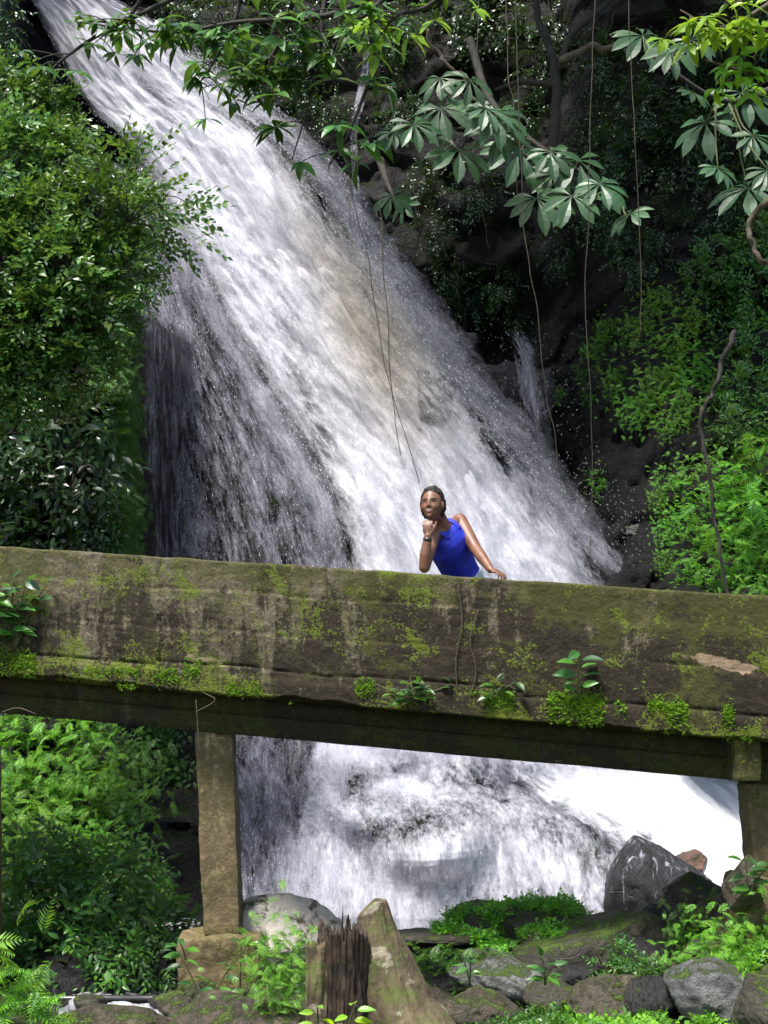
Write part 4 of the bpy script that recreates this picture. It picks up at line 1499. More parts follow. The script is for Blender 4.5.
rock(470, 1010, 8.8, 70, 40, .5, 'rock_brown', 'brown stone under small weeds left of the ridged bottom stone', 41, cuts=9)
rock(560, 998, 8.9, 54, 36, .5, 'rock_moss', 'mossy stone between the pale angular rock and the ridged stone', 42, cuts=9)
rock(665, 935, 9.8, 56, 50, .5, 'rock_dark', 'dark wet block in the shade under the streaming boulder', 43, cuts=8)
rock(716, 958, 9.1, 50, 36, .5, 'rock_moss', 'mossy stone poking out of the bright leaves at right', 44, cuts=9)
rock(460, 962, 10.0, 40, 40, .5, 'rock_moss', 'small mossy stone beside the hanging ferns of the slab', 45, cuts=9)
rock(580, 985, 9.1, 50, 34, .4, 'rock_dark', 'dark wedge-shaped stone below the slanting block', 46, cuts=7)

# bedding bank for ferns in the lower left
rock(95, 985, 10.9, 330, 130, 1.6, 'rock_dark', 'broad dark rock bank under the bushy plants left of the pillar', 33, rough=.08)

# black pipe
pp = smooth_line([at(20, 1000, 9.35), at(90, 999, 9.35), at(150, 999, 9.4), at(185, 998, 9.4)], 16)
pipe = build('water_pipe', tube(pp - pp[0], .028, 10), plain('black_pipe', (.03, .03, .032), .3))
pipe.location = Vector(pp[0].tolist())
tag(pipe, 'black pipe lying level across the stream at lower left', 'pipe')

# small cascade of the stream
cx, cy = np.meshgrid(np.linspace(58, 178, 70), np.linspace(0, 1, 40))
Yc = 9.3 - .5 * cy
pyc = 1000 + 45 * cy
V = np.stack([(cx - 384) / FPX * Yc, Yc, CZ + (HY - pyc) / FPX * Yc], -1)
V[..., 2] += .03 * fbm(np.stack([cx.ravel() * .05, cy.ravel() * 3, cx.ravel() * 0], 1), 3, 8).reshape(cx.shape)
uvc = np.stack([(cx / 150.0).ravel(), cy.ravel() * .6], 1)
dn = (.28 + .35 * gauss(cx.ravel(), pyc.ravel(), 130, 1015, 40, 14))
o = build('stream', Geo(V.reshape(-1, 3), None, grid_faces(*cx.shape)), M['water_fan'], uv=uvc, attrs={'dens': dn, 'silt': dn * 0})
tag(o, kind='structure')


# ------------------------------------------------------------------ tree stump
def stump_mat():
    N = NT('lichened_bark')
    co = N.n('TexCoord').outputs['Object']
    a = N.noise(co, 4, 8, .65, .3)
    b = N.noise(N.scaled(co, (22, 22, 4)), 1.0, 6, .65)
    c = N.mix(N.ramp(a, .38, .62), (.06, .045, .024, 1), (.17, .13, .07, 1))
    c = N.mix(N.ramp(b, .5, .66, 0, .6), c, (.05, .038, .02, 1))
    m = N.noise(co, 6, 7, .7, .2, 4)
    c = N.mix(N.ramp(m, .52, .60, 0, .7), c, (.09, .12, .02, 1))
    l = N.noise(co, 5.2, 6, .6, .3, 12)
    c = N.mix(N.ramp(l, .60, .64, 0, .8), c, (.34, .30, .22, 1))
    bp = N.n('Bump', {'Height': N.math('ADD', a, N.math('MULTIPLY', b, .5)), 'Strength': .8, 'Distance': .03})
    return N.surf(N.n('BsdfPrincipled', {'Base Color': c, 'Roughness': .85, 'Normal': bp.outputs[0]}).outputs[0])


M['bark'] = stump_mat()
M['rotten'] = wood_mat('rotten_heartwood', (.010, .006, .004), (.075, .045, .024), 12)
SY = 7.2
sb = at(372, 1040, SY)
stump = thing('tree_stump', sb, 'broken rotten tree stump with jagged splinters and a lichened buttress', 'tree stump')
# buttress: tapering wedge with a slanted cut top
nr, ns = 100, 110
L = []
th = np.linspace(0, 2 * np.pi, ns, endpoint=False)
for k in range(nr):
    f = k / (nr - 1)
    # px outline of the wedge at this height
    py = 1050 - 150 * f
    left = 352 + 6 * f
    right = 448 - 55 * f ** .8 if f < 1 else 393
    right = np.interp(py, [897, 930, 960, 1000, 1050], [386, 398, 414, 436, 470])
    cxp, hw = (left + right) / 2, (right - left) / 2
    cc = at(cxp, py, SY + .12)
    w = hw / FPX * SY
    rr = 1 + .12 * fbm(np.stack([np.cos(th) * 1.5, np.sin(th) * 1.5, th * 0 + f * 1.6], 1), 4, 510) + .06 * fbm(np.stack([np.cos(th) * 7, np.sin(th) * 7, th * 0 + f * 5], 1), 4, 515)
    pt = np.stack([cc[0] + w * np.cos(th) * rr, cc[1] + (.09 + .16 * (1 - f)) * np.sin(th) * rr, np.full(ns, cc[2])], 1)
    # slanted cut: low at the left, high at the right
    cut = CZ + (HY - np.interp(384 + pt[:, 0] / pt[:, 1] * FPX, [345, 360, 382, 390, 400], [935, 917, 896, 899, 930])) / FPX * SY
    pt[:, 2] = np.minimum(pt[:, 2], cut)
    L.append(pt)
V = np.concatenate(L + [L[-1].mean(0)[None]])
i = np.arange(nr - 1)[:, None] * ns
j = np.arange(ns)[None]
Q = np.stack([i + j, i + (j + 1) % ns, i + ns + (j + 1) % ns, i + ns + j], -1).reshape(-1, 4)
T = np.stack([np.full(ns, len(V) - 1), (nr - 1) * ns + np.arange(ns), (nr - 1) * ns + (np.arange(ns) + 1) % ns], 1)
build('buttress', Geo(V - sb, T, Q), M['bark'], stump)


def plank(px0, px1, top, bot, y, seed, depth=.08, tips=3, spike=18):
    """upright weathered slab of wood with a ragged upper end, px at distance y"""
    r = RS(seed)
    n = 23
    xs = np.linspace(px0, px1, n)
    tp = top + spike * (r.rand(n) - .4) * .8 + spike * .5 * noise(np.stack([xs * .12, xs * 0, xs * 0], 1), seed)
    m = 26
    gs = []
    for side in (0, 1):
        V = []
        for k in range(m):
            f = k / (m - 1)
            for x, t_ in zip(xs, tp):
                py = bot + (t_ - bot) * f
                e = 1 - (2 * (x - px0) / (px1 - px0) - 1) ** 2
                p = at(x, py, y)
                p[1] += (-1 if side == 0 else 1) * depth * (.35 + .65 * e) * (1 - .5 * f ** 6)
                V.append(p)
        V = np.array(V)
        V[:, 1] += .022 * fbm(V * np.array([14, 10, 4]), 4, seed + side)
        q = grid_faces(m, n)
        gs.append(Geo(V, None, q if side == 0 else q[:, ::-1]))
    g = join(gs)
    o = m * n
    Q = []
    for k in range(m - 1):
        for c in (0, n - 1):
            a, b = k * n + c, (k + 1) * n + c
            Q.append((a, b, o + b, o + a))
    for c in range(n - 1):
        a = (m - 1) * n + c
        Q.append((a, a + 1, o + a + 1, o + a))
    g.q = np.concatenate([g.q, np.array(Q)])
    return g


build('bark_slab', plank(306, 327, 944, 1050, SY - .06, 3, .05, 3, 8).moved(o=-sb), M['bark'], stump)
def rotten_core():
    ns, nr = 150, 70
    th = np.linspace(0, 2 * np.pi, ns, endpoint=False)
    r = RS(9)
    spike = np.abs(r.randn(ns)) * .6 + np.abs(noise(np.stack([th * 6, th * 0, th * 0], 1), 3))
    V = []
    for k in range(nr):
        f = k / (nr - 1)
        py = 1050 - (1050 - 945) * f
        c = at(342 + 2 * math.sin(f * 3), py, SY)
        q = np.stack([np.cos(th) * 2.0, np.sin(th) * 2.0, th * 0 + f * 1.6], 1)
        q2 = np.stack([np.cos(th) * 9.0, np.sin(th) * 9.0, th * 0 + f * 2.0], 1)
        rr = 1 + .16 * fbm(q, 4, 610) + .15 * fbm(q2, 3, 620) - .10 * f
        p = np.stack([c[0] + .128 * np.cos(th) * rr, c[1] + .13 * np.sin(th) * rr, np.full(ns, c[2])], 1)
        if f > .72:
            p[:, 2] += ((f - .72) / .28) ** 2 * spike * .065
        V.append(p)
    for f in np.linspace(1, .2, 8)[1:]:
        p = V[nr - 1].copy()
        m = p.mean(0)
        p[:, :2] = m[:2] + (p[:, :2] - m[:2]) * f
        p[:, 2] = m[2] - .10 * (1 - f) + (p[:, 2] - m[2]) * f + .02 * r.randn(ns)
        V.append(p)
    n = len(V)
    V = np.concatenate(V + [V[-1].mean(0)[None]])
    i = np.arange(n - 1)[:, None] * ns
    j = np.arange(ns)[None]
    Q = np.stack([i + j, i + (j + 1) % ns, i + ns + (j + 1) % ns, i + ns + j], -1).reshape(-1, 4)
    T = np.stack([np.full(ns, len(V) - 1), (n - 1) * ns + np.arange(ns), (n - 1) * ns + (np.arange(ns) + 1) % ns], 1)
    return Geo(V, T, Q)


build('rotten_core', rotten_core().moved(o=-sb), M['rotten'], stump)
sp = []
r = RS(12)
for (x, t_) in [(343, 906), (328, 925), (333, 929), (338, 926), (349, 928), (355, 925), (360, 932), (364, 936), (326, 936), (324, 940), (330, 938), (336, 932), (341, 930), (345, 924), (351, 934), (357, 930), (361, 938), (367, 942), (354, 940), (346, 934), (331, 934), (352, 936)]:
    b_ = 958
    a0, a1 = at(x + r.uniform(-2, 2), b_, SY + r.uniform(-.05, .05)), at(x, t_, SY + r.uniform(-.03, .03))
    sp.append(tube(smooth_line([a0, (a0 + a1) / 2 + r.randn(3) * .004, a1], 6), [.011, .010, .008, .006, .004, .001], 5))
build('splinters', join(sp).moved(o=-sb), M['rotten'], stump)


# ------------------------------------------------------------------ ground cover and moss
def surf_points(n, boxes, seed, Gfn):
    r = RS(seed)
    out = []
    for (x0, x1, y0, y1, w) in boxes:
        m = int(n * w)
        out.append(np.stack([r.uniform(x0, x1, m), r.uniform(y0, y1, m)], 1))
    p = np.concatenate(out)
    z = ground_z(p[:, 0], p[:, 1])
    return np.stack([p[:, 0], p[:, 1], z], 1)


def on_rock(px, py, rpx, rpy, n, seed):
    """points on the upper, camera-side faces of the rocks inside a picture ellipse"""
    r = RS(seed)
    P = []
    for c, g in ROCKS:
        Vw = g.v + c
        sx_ = 384 + Vw[:, 0] / Vw[:, 1] * FPX
        sy_ = HY - (Vw[:, 2] - CZ) / Vw[:, 1] * FPX
        m = ((sx_ - px) / rpx) ** 2 + ((sy_ - py) / rpy) ** 2 < 1
        out = g.v / np.maximum(np.linalg.norm(g.v, axis=1, keepdims=True), 1e-6)
        m &= (out[:, 2] > .15) | ((out[:, 1] < -.3) & (out[:, 2] > -.1))
        P.append(Vw[m])
    P = np.concatenate(P)
    if len(P) == 0:
        return np.zeros((0, 3))
    return P[r.randint(0, len(P), n)] + r.randn(n, 3) * .012


def carpet(name, P, tpls, size, mat, label, seed, gate=None, up=.9, cat='ground cover'):
    r = RS(seed)
    if gate is not None:
        P = P[fbm(P * 2.2, 3, seed + 9) > gate]
    n = len(P)
    D = r.randn(n, 3) * .7 + np.array([0, -.35, up * .5])
    U = np.tile([0, -.35, 1.0], (n, 1)) + r.randn(n, 3) * .3
    k = r.randint(0, len(tpls), n)
    S = size * (.5 + .9 * r.rand(n))
    g = join([instance(tpls[j], P[k == j], frames(D[k == j], U[k == j]), S[k == j]) for j in range(len(tpls))])
    o = build(name, g, M[mat], smooth=False)
    return tag(o, label, cat, kind='stuff')


tp_l = [sprig(LEAF_S, 6, .8, .38, RS(j + 5), 60, .2) for j in range(3)]
tp_f = [frond(7, 1.0, .45, .4, RS(j + 15), ang=60) for j in range(3)]
P = surf_points(20000, [(1.9, 4.2, 7.6, 10.2, .6), (1.1, 2.2, 7.8, 8.8, .15), (2.0, 4.5, 8.2, 10.5, .25)], 3, None)
carpet('ground_cover', P + np.array([0, 0, .03]), tp_l + tp_f, .085, 'leaf_fern', 'bright green low leaves spreading over the right bank', 3, -.15)
P = surf_points(5000, [(-.5, 1.3, 7.6, 9.6, 1.0)], 5, None)
carpet('ground_cover', P + np.array([0, 0, .03]), tp_l, .075, 'leaf_mid', 'small scattered weeds between the stones by the stump', 5, .1)
pts = [on_rock(545, 916, 42, 22, 1500, 1), on_rock(478, 925, 44, 18, 1500, 2), on_rock(500, 940, 30, 14, 400, 3)]
carpet('rock_leaves', np.concatenate(pts), tp_f + tp_l, .075, 'leaf_fern', 'bright leafy cover on the two rounded boulders at the water edge', 7, -.3)
pts = [on_rock(590, 925, 52, 14, 500, 4), on_rock(540, 950, 30, 22, 400, 5), on_rock(612, 985, 40, 14, 300, 6), on_rock(250, 985, 70, 24, 500, 7)]
carpet('rock_moss', np.concatenate(pts), tp_f, .035, 'leaf_moss_dark', 'short olive moss on the flat-topped and brown boulders', 8, -.3, cat='moss')

# ferns, named one by one, around the foreground
for (key, px, py, s, Y, lab, cat) in [
    ('feather', 288, 958, .42, 8.7, 'bright fern clump between the pillar footing and the stump', 'fern'),
    ('feather', 290, 985, .36, 8.2, 'lower bright fern clump spilling down left of the stump', 'fern'),
    ('fern_dark', 420, 962, .34, 9.4, 'dark fern hanging from the flat slab beside the stump', 'fern'),
    ('fern_dark', 452, 965, .36, 9.4, 'dark fern hanging from the right end of the flat slab', 'fern'),
    ('feather_dark', 690, 930, .36, 9.3, 'green fern in front of the brown slanted block at right', 'fern'),
    ('feather', 735, 945, .42, 8.8, 'bright bushy fern on the bank below the right pillar', 'fern'),
    ('feather', 760, 955, .5, 8.6, 'tall bright bushy fern on the bank at the right edge', 'fern'),
    ('feather', 700, 960, .34, 8.8, 'low bright fern between brown rock and the grey corner boulder', 'fern'),
    ('mid', 610, 965, .28, 9.0, 'leafy weed in front of the small dark rounded stone', 'plant'),
    ('mid', 640, 975, .26, 8.8, 'leafy weed at the foot of the dark pointed block', 'plant')]:
    put(key, px, py, s, lab, cat, None, Y=Y)


# small plants with big soft leaves
def seedling(px, py, Y, h, nleaf, lsize, label, seed, mat='leaf_mid', name='leafy_seedling', lean=0, spread=.5, stems=1, cat='plant'):
    r = RS(seed)
    b = at(px, py, Y)
    e = thing(name, b, label, cat)
    gs, P, D = [], [], []
    hh = h / FPX * Y
    for s_ in range(stems):
        tipx = lean / FPX * Y + r.randn() * spread * hh * (.25 if stems == 1 else .8)
        cur = smooth_line([(0, 0, 0), (tipx * .4, -.02, hh * .5), (tipx, -.05, hh)], 12)
        gs.append(tube(cur, np.linspace(.007, .003, 12), 5))
        for k in range(nleaf):
            f = .25 + .75 * k / max(1, nleaf - 1)
            q = cur[int(f * 11)]
            sd = 1 if k % 2 else -1
            d = np.array([sd * (.9 if k < nleaf - 1 else .2), -.4 + .3 * r.randn(), .15 + .2 * r.randn()])
            P.append(q + d * .02)
            D.append(d)
    P, D = np.array(P), np.array(D)
    U = np.tile([0, -.6, .8], (len(P), 1)) + r.randn(len(P), 3) * .25
    lf = leaf(W=.46, droop=.28, fold=.12, wide=.42, seg=4)
    build('foliage', instance(lf, P, frames(D, U), lsize * .82 * (.6 + .6 * r.rand(len(P)))), M[mat], e, smooth=False)
    build('stem', join(gs), M['stem_green'], e)
    return e


seedling(205, 1016, 8.7, 70, 7, .12, 'leafy young plant climbing the front of the pillar footing', 1, stems=2, spread=.45)
seedling(240, 1000, 8.8, 60, 5, .13, 'young plant with pale soft leaves at the foot of the footing corner', 2, stems=2, lean=12)
seedling(186, 960, 9.0, 22, 4, .14, 'small plant with one pale hanging leaf left of the footing', 12, stems=1, lean=-8)
seedling(262, 960, 9.0, 24, 5, .11, 'little leafy plant at the upper right corner of the footing', 13, stems=2, lean=-4)
seedling(318, 1030, 6.6, 26, 4, .11, 'pale green weed in front of the stump, left one', 3, 'leaf_lime', lean=-6)
seedling(348, 1030, 6.6, 28, 5, .11, 'pale green weed in front of the stump, right one', 4, 'leaf_lime', lean=8)
seedling(408, 1005, 7.9, 34, 5, .09, 'thin weed right of the stump among small leaves', 5, stems=2)
seedling(545, 985, 8.6, 28, 5, .10, 'weed with upright pale leaf tips behind the ridged brown stone', 6, stems=2)
seedling(748, 896, 8.5, 40, 6, .15, 'ivy-like plant with big pale leaves on the upright squared stone', 7, stems=2)
seedling(690, 985, 8.2, 24, 5, .11, 'weed with broad leaves beside the grey corner boulder', 8, stems=2)
seedling(470, 985, 8.4, 26, 4, .09, 'tiny weed on the pale angular rock', 9, stems=2)
# plants rooted on the bridge
def on_face(px, h, d=-.01):
    X = bx_px(px)
    return X, on_bridge(X, d, h)


def bridge_plant(px, py, hpx, nleaf, lsize, label, seed, **k):
    X = bx_px(px)
    return seedling(px, py, Yf(X) - .03, hpx, nleaf, lsize, label, seed, **k)


bridge_plant(578, 700, 48, 9, .16, 'upright seedling with oval leaves growing on the bridge face', 21, spread=.1)
bridge_plant(16, 648, 66, 8, .17, 'leafy plant with glossy oval leaves on the left end of the bridge', 22, stems=5, spread=.6)
bridge_plant(4, 640, 50, 6, .14, 'second leafy plant cut by the left edge on the bridge', 26, stems=4, spread=.5)
bridge_plant(410, 706, 22, 5, .11, 'low leafy weed on the lower lip of the bridge below the person', 23, stems=6, spread=1.2)
bridge_plant(492, 700, 18, 4, .10, 'straggly weed on the lower lip of the bridge, middle of three', 24, stems=3, spread=1.2)
bridge_plant(640, 690, 8, 2, .035, 'tiny lone sprout on the brown bridge face', 25)
for (pts, lab) in [([(458, 700), (456, 660), (462, 620), (458, 585)], 'dry thin stalk climbing the bridge face below the person'),
                   ([(470, 698), (476, 670), (470, 640), (478, 610)], 'dry curly tendril beside the thin stalk on the bridge face'),
                   ([(196, 700), (198, 730), (200, 752)], 'dangling root below the bridge lip at the tall pillar'),
                   ([(185, 668), (200, 690), (215, 700), (196, 712)], 'looped dry root on the bridge lip above the tall pillar'),
                   ([(2, 712), (18, 708), (36, 714)], 'dry twig caught on the girder at the left end'),
                   ([(506, 702), (498, 690), (508, 686), (516, 690)], 'curled dead leaf stem on the bridge lip right of the person')]:
    W = []
    for (x, y) in pts:
        X = bx_px(x)
        W.append(at(x, y, Yf(X) - .025))
    W = smooth_line(W, 24)
    o = build('dry_stem', tube(W - W[0], .0035, 5), M['twig_pale'])
    o.location = Vector(W[0].tolist())
    tag(o, lab, 'stem')

# moss tufts on the bridge face
r = RS(77)
P = []
MOSS_N = 2.4
for (x0, y0, rx, ry, n) in [(20, 664, 40, 10, 1400), (100, 672, 50, 5, 380), (128, 690, 10, 8, 60), (165, 678, 14, 9, 220), (192, 672, 8, 12, 100), (245, 690, 18, 7, 150), (365, 690, 10, 9, 170),
                            (480, 702, 34, 9, 700), (575, 708, 27, 14, 800), (655, 706, 7, 8, 80), (675, 716, 12, 14, 260), (727, 720, 5, 16, 160), (745, 745, 5, 14, 60), (410, 700, 16, 5, 200), (590, 722, 12, 4, 60),
                            (300, 704, 10, 4, 60), (340, 708, 10, 4, 60), (620, 712, 6, 8, 50)]:
    n = int(n * MOSS_N)
    x, y = x0 + r.uniform(-1, 1, n) * rx, y0 + r.randn(n) * ry * .5
    X = np.array([bx_px(a) for a in x])
    Y = Yf(X) - .010 - .014 * r.rand(n)
    Z = CZ + (HY - y) / FPX * Y
    hrel = Z - Zt(X)
    m = (hrel > -.905) & (hrel < -.01)
    P.append(np.stack([X, Y, Z], 1)[m])
P = np.concatenate(P)
carpet('bridge_moss', P, [frond(5, 1.0, .6, .2, RS(3), ang=55), tp_l[0]], .024, 'moss_green', 'bright green moss in patches along the lower lip of the bridge', 31, -.55, cat='moss')

# ------------------------------------------------------------------ person
def ell(c, ax, n=24):
    v, t = ICO[3] if n <= 24 else ICO[5]
    return Geo(v @ np.asarray(ax).T + np.asarray(c), t, None)


def limb(pts, rads, n=14):
    """closed tapered tube with rounded ends"""
    pts, rads = np.asarray(pts, float), np.asarray(rads, float)
    g = [tube(pts, rads, 16)]
    for p, q in zip(pts, rads):
        g.append(ell(p, np.eye(3) * q))
    return join(g)


def loft(rings, n=28):
    """rings: (centre, right vector, front vector) with radii baked into the vectors"""
    V = []
    th = np.arange(n) / n * 2 * np.pi
    for c, a, b in rings:
        cs, sn = np.cos(th), np.sin(th)
        V.append(np.asarray(c) + np.outer(np.sign(cs) * np.abs(cs) ** .85, a) + np.outer(np.sign(sn) * np.abs(sn) ** .85, b))
    m = len(rings)
    V = np.concatenate(V + [np.array([rings[0][0]]), np.array([rings[-1][0]])])
    i = np.arange(m - 1)[:, None] * n
    j = np.arange(n)[None]
    Q = np.stack([i + j, i + (j + 1) % n, i + n + (j + 1) % n, i + n + j], -1).reshape(-1, 4)
    jj = np.arange(n)
    T = np.concatenate([np.stack([jj * 0 + m * n, (jj + 1) % n, jj], 1), np.stack([jj * 0 + m * n + 1, (m - 1) * n + jj, (m - 1) * n + (jj + 1) % n], 1)])
    return Geo(V, T, Q)


def remeshed(name, g, voxel, mats, parent, smooth_it=4, keep=None, mi_fn=None):
    tmp = build('tmp', g, mats[0])
    md = tmp.modifiers.new('r', 'REMESH')
    md.mode = 'VOXEL'
    md.voxel_size = voxel
    sm = tmp.modifiers.new('s', 'SMOOTH')
    sm.iterations = smooth_it
    sm.factor = .5
    bpy.context.view_layer.update()
    dg = bpy.context.evaluated_depsgraph_get()
    ev = tmp.evaluated_get(dg).to_mesh()
    n = len(ev.vertices)
    v = np.zeros(n * 3, np.float32)
    ev.vertices.foreach_get('co', v)
    v = v.reshape(-1, 3).astype(float)
    F = [tuple(p.vertices) for p in ev.polygons]
    tmp.evaluated_get(dg).to_mesh_clear()
    me = tmp.data
    bpy.data.objects.remove(tmp)
    bpy.data.meshes.remove(me)
    t = np.array([f for f in F if len(f) == 3], int).reshape(-1, 3)
    q = np.array([f for f in F if len(f) == 4], int).reshape(-1, 4)
    if keep is not None:
        kt, kq = keep(v[t].mean(1)) if len(t) else np.zeros(0, bool), keep(v[q].mean(1))
        t, q = t[kt], q[kq]
    mi = None
    if mi_fn is not None:
        cs = np.concatenate([v[t].mean(1), v[q].mean(1)]) if len(t) else v[q].mean(1)
        mi = mi_fn(cs)
    return build(name, Geo(v, t, q), mats, parent, mi=mi)


def skin_mat():
    N = NT('skin')
    co = N.n('TexCoord').outputs['Object']
    n = N.noise(co, 14, 4, .6)
    c = N.mix(N.ramp(n, .35, .65), (.15, .066, .036, 1), (.215, .096, .053, 1))
    p = N.n('BsdfPrincipled', {'Base Color': c, 'Roughness': .48, 'Subsurface Weight': .08, 'Subsurface Scale': .02, 'Specular IOR Level': .6})
    return N.surf(p.outputs[0])


M['skin'] = skin_mat()
M['eye'] = plain('eye_dark', (.02, .014, .012), .25)
M['lip'] = plain('lips', (.20, .06, .045), .35)
M['teeth'] = plain('teeth', (.6, .56, .5), .3)
M['hair'] = plain('black_hair', (.022, .015, .011), .55, .35, .9, 70)
M['blue'] = plain('royal_blue_cloth', (.022, .035, .46), .55, .3, .5, 14)
M['white_cloth'] = plain('white_cloth', (.62, .64, .68), .7, .3, .3, 20)
M['watch'] = plain('watch_band', (.02, .02, .022), .35)

pel = at(466, 590, 9.60)
waist = at(461, 573, 9.52)
chest = at(450, 548, 9.40)
neckb = at(443, 528, 9.33)
headc = at(432.0, 505.5, 9.20)
shR, shL = at(433, 537, 9.27), at(459.5, 521, 9.46)
elR, elL = at(424.5, 567.5, 9.08), at(475.5, 548.5, 9.30)
wrR, wrL = at(428, 536, 9.055), at(490.5, 569.5, 9.10)
PB = np.array([pel[0], 9.62, Zt(pel[0]) - .85])
person = thing('person', PB, 'person in a royal blue sleeveless top leaning on the bridge, chin on hand', 'person')
rt = shL - shR
rt /= np.linalg.norm(rt)
upv = neckb - pel
upv /= np.linalg.norm(upv)
rt = rt - upv * (rt @ upv)
rt /= np.linalg.norm(rt)
fw = np.cross(upv, rt)
if fw[1] > 0:
    fw = -fw


def ring(c, a, b, r_=None):
    return (c, (rt if r_ is None else r_) * a, fw * b)


deck = Zt(pel[0]) - .845
hipR, hipL = pel - rt * .085 + np.array([0, 0, -.03]), pel + rt * .085 + np.array([0, 0, -.03])
footR, footL = np.array([hipR[0] - .03, 9.58, deck + .045]), np.array([hipL[0] + .04, 9.72, deck + .045])
parts = [loft([ring(pel, .155, .11), ring(pel * .5 + waist * .5, .145, .105), ring(waist, .118, .09), ring(waist * .5 + chest * .5, .122, .092),
               ring(chest, .130, .098), ring(chest * .45 + neckb * .55, .112, .078), ring(neckb - upv * .01, .075, .055)])]
parts += [limb([shR, shR * .5 + elR * .5, elR], [.047, .043, .036]), limb([elR, elR * .6 + wrR * .4 + np.array([-.004, 0, 0]), wrR], [.036, .038, .025]),
          limb([shL, shL * .5 + elL * .5, elL], [.052, .048, .040]), limb([elL, elL * .6 + wrL * .4, wrL], [.040, .038, .025]),
          limb([neckb - upv * .02, shL], [.05, .045]), limb([neckb - upv * .02, shR], [.05, .042]),
          limb([neckb, neckb * .5 + headc * .5 + np.array([.012, .03, -.005]), headc + np.array([.02, .035, -.04])], [.056, .050, .050])]
for hp, ft, kn in ((hipR, footR, -.02), (hipL, footL, -.02)):
    knp = (hp + ft) / 2 + np.array([0, kn, 0])
    parts.append(limb([hp, hp * .5 + knp * .5, knp, knp * .5 + ft * .5, ft], [.085, .07, .052, .048, .034]))
    parts.append(limb([ft + np.array([0, .02, -.01]), ft + np.array([-.01, -.10, -.018]), ft + np.array([-.012, -.15, -.024])], [.034, .03, .02]))


# hands
def hand(wr, palm_dir, palm_n, curls, splay, thumb_side, thumb_dir, sc=1.0):
    """palm grows from the wrist along palm_dir, fingers curl away from palm_n"""
    d = palm_dir / np.linalg.norm(palm_dir)
    n_ = palm_n - d * (palm_n @ d)
    n_ /= np.linalg.norm(n_)
    s = np.cross(d, n_)
    g = []
    pc = wr + d * .042 * sc
    g.append(ell(pc, np.stack([d * .046, s * .036, n_ * .015], 1) * sc))
    g.append(limb([wr, wr + d * .03 * sc], [.022 * sc, .018 * sc]))
    Ls = [.068, .076, .070, .056]
    for k in range(4):
        o = (k - 1.5) * .0185 * sc
        p = wr + d * .076 * sc + s * o
        dd = d + s * (k - 1.5) * splay
        dd /= np.linalg.norm(dd)
        pts = [wr + d * .045 * sc + s * o * .8, p]
        a = 0
        for j, fr in enumerate((.42, .32, .26)):
            a += curls[j]
            v_ = dd * math.cos(a) - n_ * math.sin(a)
            p = p + v_ * Ls[k] * fr * sc
            pts.append(p)
        g.append(limb(pts, np.array([.0095, .0092, .0085, .0078, .0065]) * sc))
    tb = wr + d * .02 * sc + s * thumb_side * .022 * sc
    td = thumb_dir / np.linalg.norm(thumb_dir)
    g.append(limb([tb, tb + td * .03 * sc, tb + td * .052 * sc + d * .006, tb + td * .066 * sc + d * .018], np.array([.013, .0115, .010, .008]) * sc))
    return join(g)


# right hand (picture left): lightly curled fist under the chin
hd = at(427.5, 523, 9.05) - wrR
parts.append(hand(wrR, hd, np.array([-.25, -.9, 0.1]), (.55, 1.0, .8), .03, 1, np.array([.5, .1, .75]), .95))
# left hand (picture right): resting on the parapet, fingers over the edge
hd2 = np.array([.55, -.55, -.28])
parts.append(hand(wrL, hd2, np.array([.25, -.25, .95]), (.25, .5, .4), .10, -1, np.array([-.45, -.85, -.2]), .95))

# head
yaw = math.radians(-16)
hf = np.array([math.sin(yaw), -math.cos(yaw), .08])
hf /= np.linalg.norm(hf)
hu = np.array([-.04, -.02, 1.0])
hu = hu - hf * (hu @ hf)
hu /= np.linalg.norm(hu)
hr = np.cross(hf, hu)
hr = hr if hr[0] > 0 else -hr
HM = np.stack([hr, hf, hu], 1)


def head_shape(n, grow=0.0):
    p = n * np.array([.069, .090, .112])
    lo = np.clip(-n[:, 2], 0, 1)
    p[:, 0] *= 1 - .30 * lo ** 1.6
    p[:, 1] *= np.where(n[:, 1] > 0, .90, 1.02)
    p[:, 1] *= 1 - .12 * lo * (n[:, 1] < 0)
    p[:, 1] += .032 * lo ** 1.4 * ss(0, .55, n[:, 1]) + .006 * ss(0, .6, n[:, 1]) * np.clip(n[:, 2], 0, 1)
    x, y, z = p.T
    fr = ss(0.0, .05, y)

    def gg(cx_, cz_, sx_, sz_):
        return np.exp(-((x - cx_) / sx_) ** 2 - ((z - cz_) / sz_) ** 2) * fr
    dy = .015 * gg(0, -.018, .011, .014) + .012 * gg(0, .004, .008, .02) + .008 * (gg(.012, -.024, .008, .007) + gg(-.012, -.024, .008, .007))
    dy -= .010 * (gg(.030, .008, .017, .011) + gg(-.030, .008, .017, .011))
    dy += .005 * (gg(.030, .006, .012, .006) + gg(-.030, .006, .012, .006))
    dy += .004 * (gg(.03, .027, .018, .006) + gg(-.03, .027, .018, .006))
    dy += .008 * gg(0, -.050, .022, .006) + .007 * gg(0, -.061, .017, .006) - .006 * gg(0, -.0555, .026, .0025)
    dy += .007 * (gg(.038, -.028, .015, .014) + gg(-.038, -.028, .015, .014)) + .010 * gg(0, -.090, .018, .014)
    p[:, 1] += dy
    return p + n * grow


v6, t6 = ICO[6]
head_l = head_shape(v6)
parts.append(Geo(head_l @ HM.T + headc, t6, None))
for sd in (-1, 1):
    parts.append(ell(headc + HM @ np.array([sd * .072, -.008, -.004]), HM @ np.diag([.010, .016, .028])))


def local_head(c):
    return (c + PB - headc) @ HM


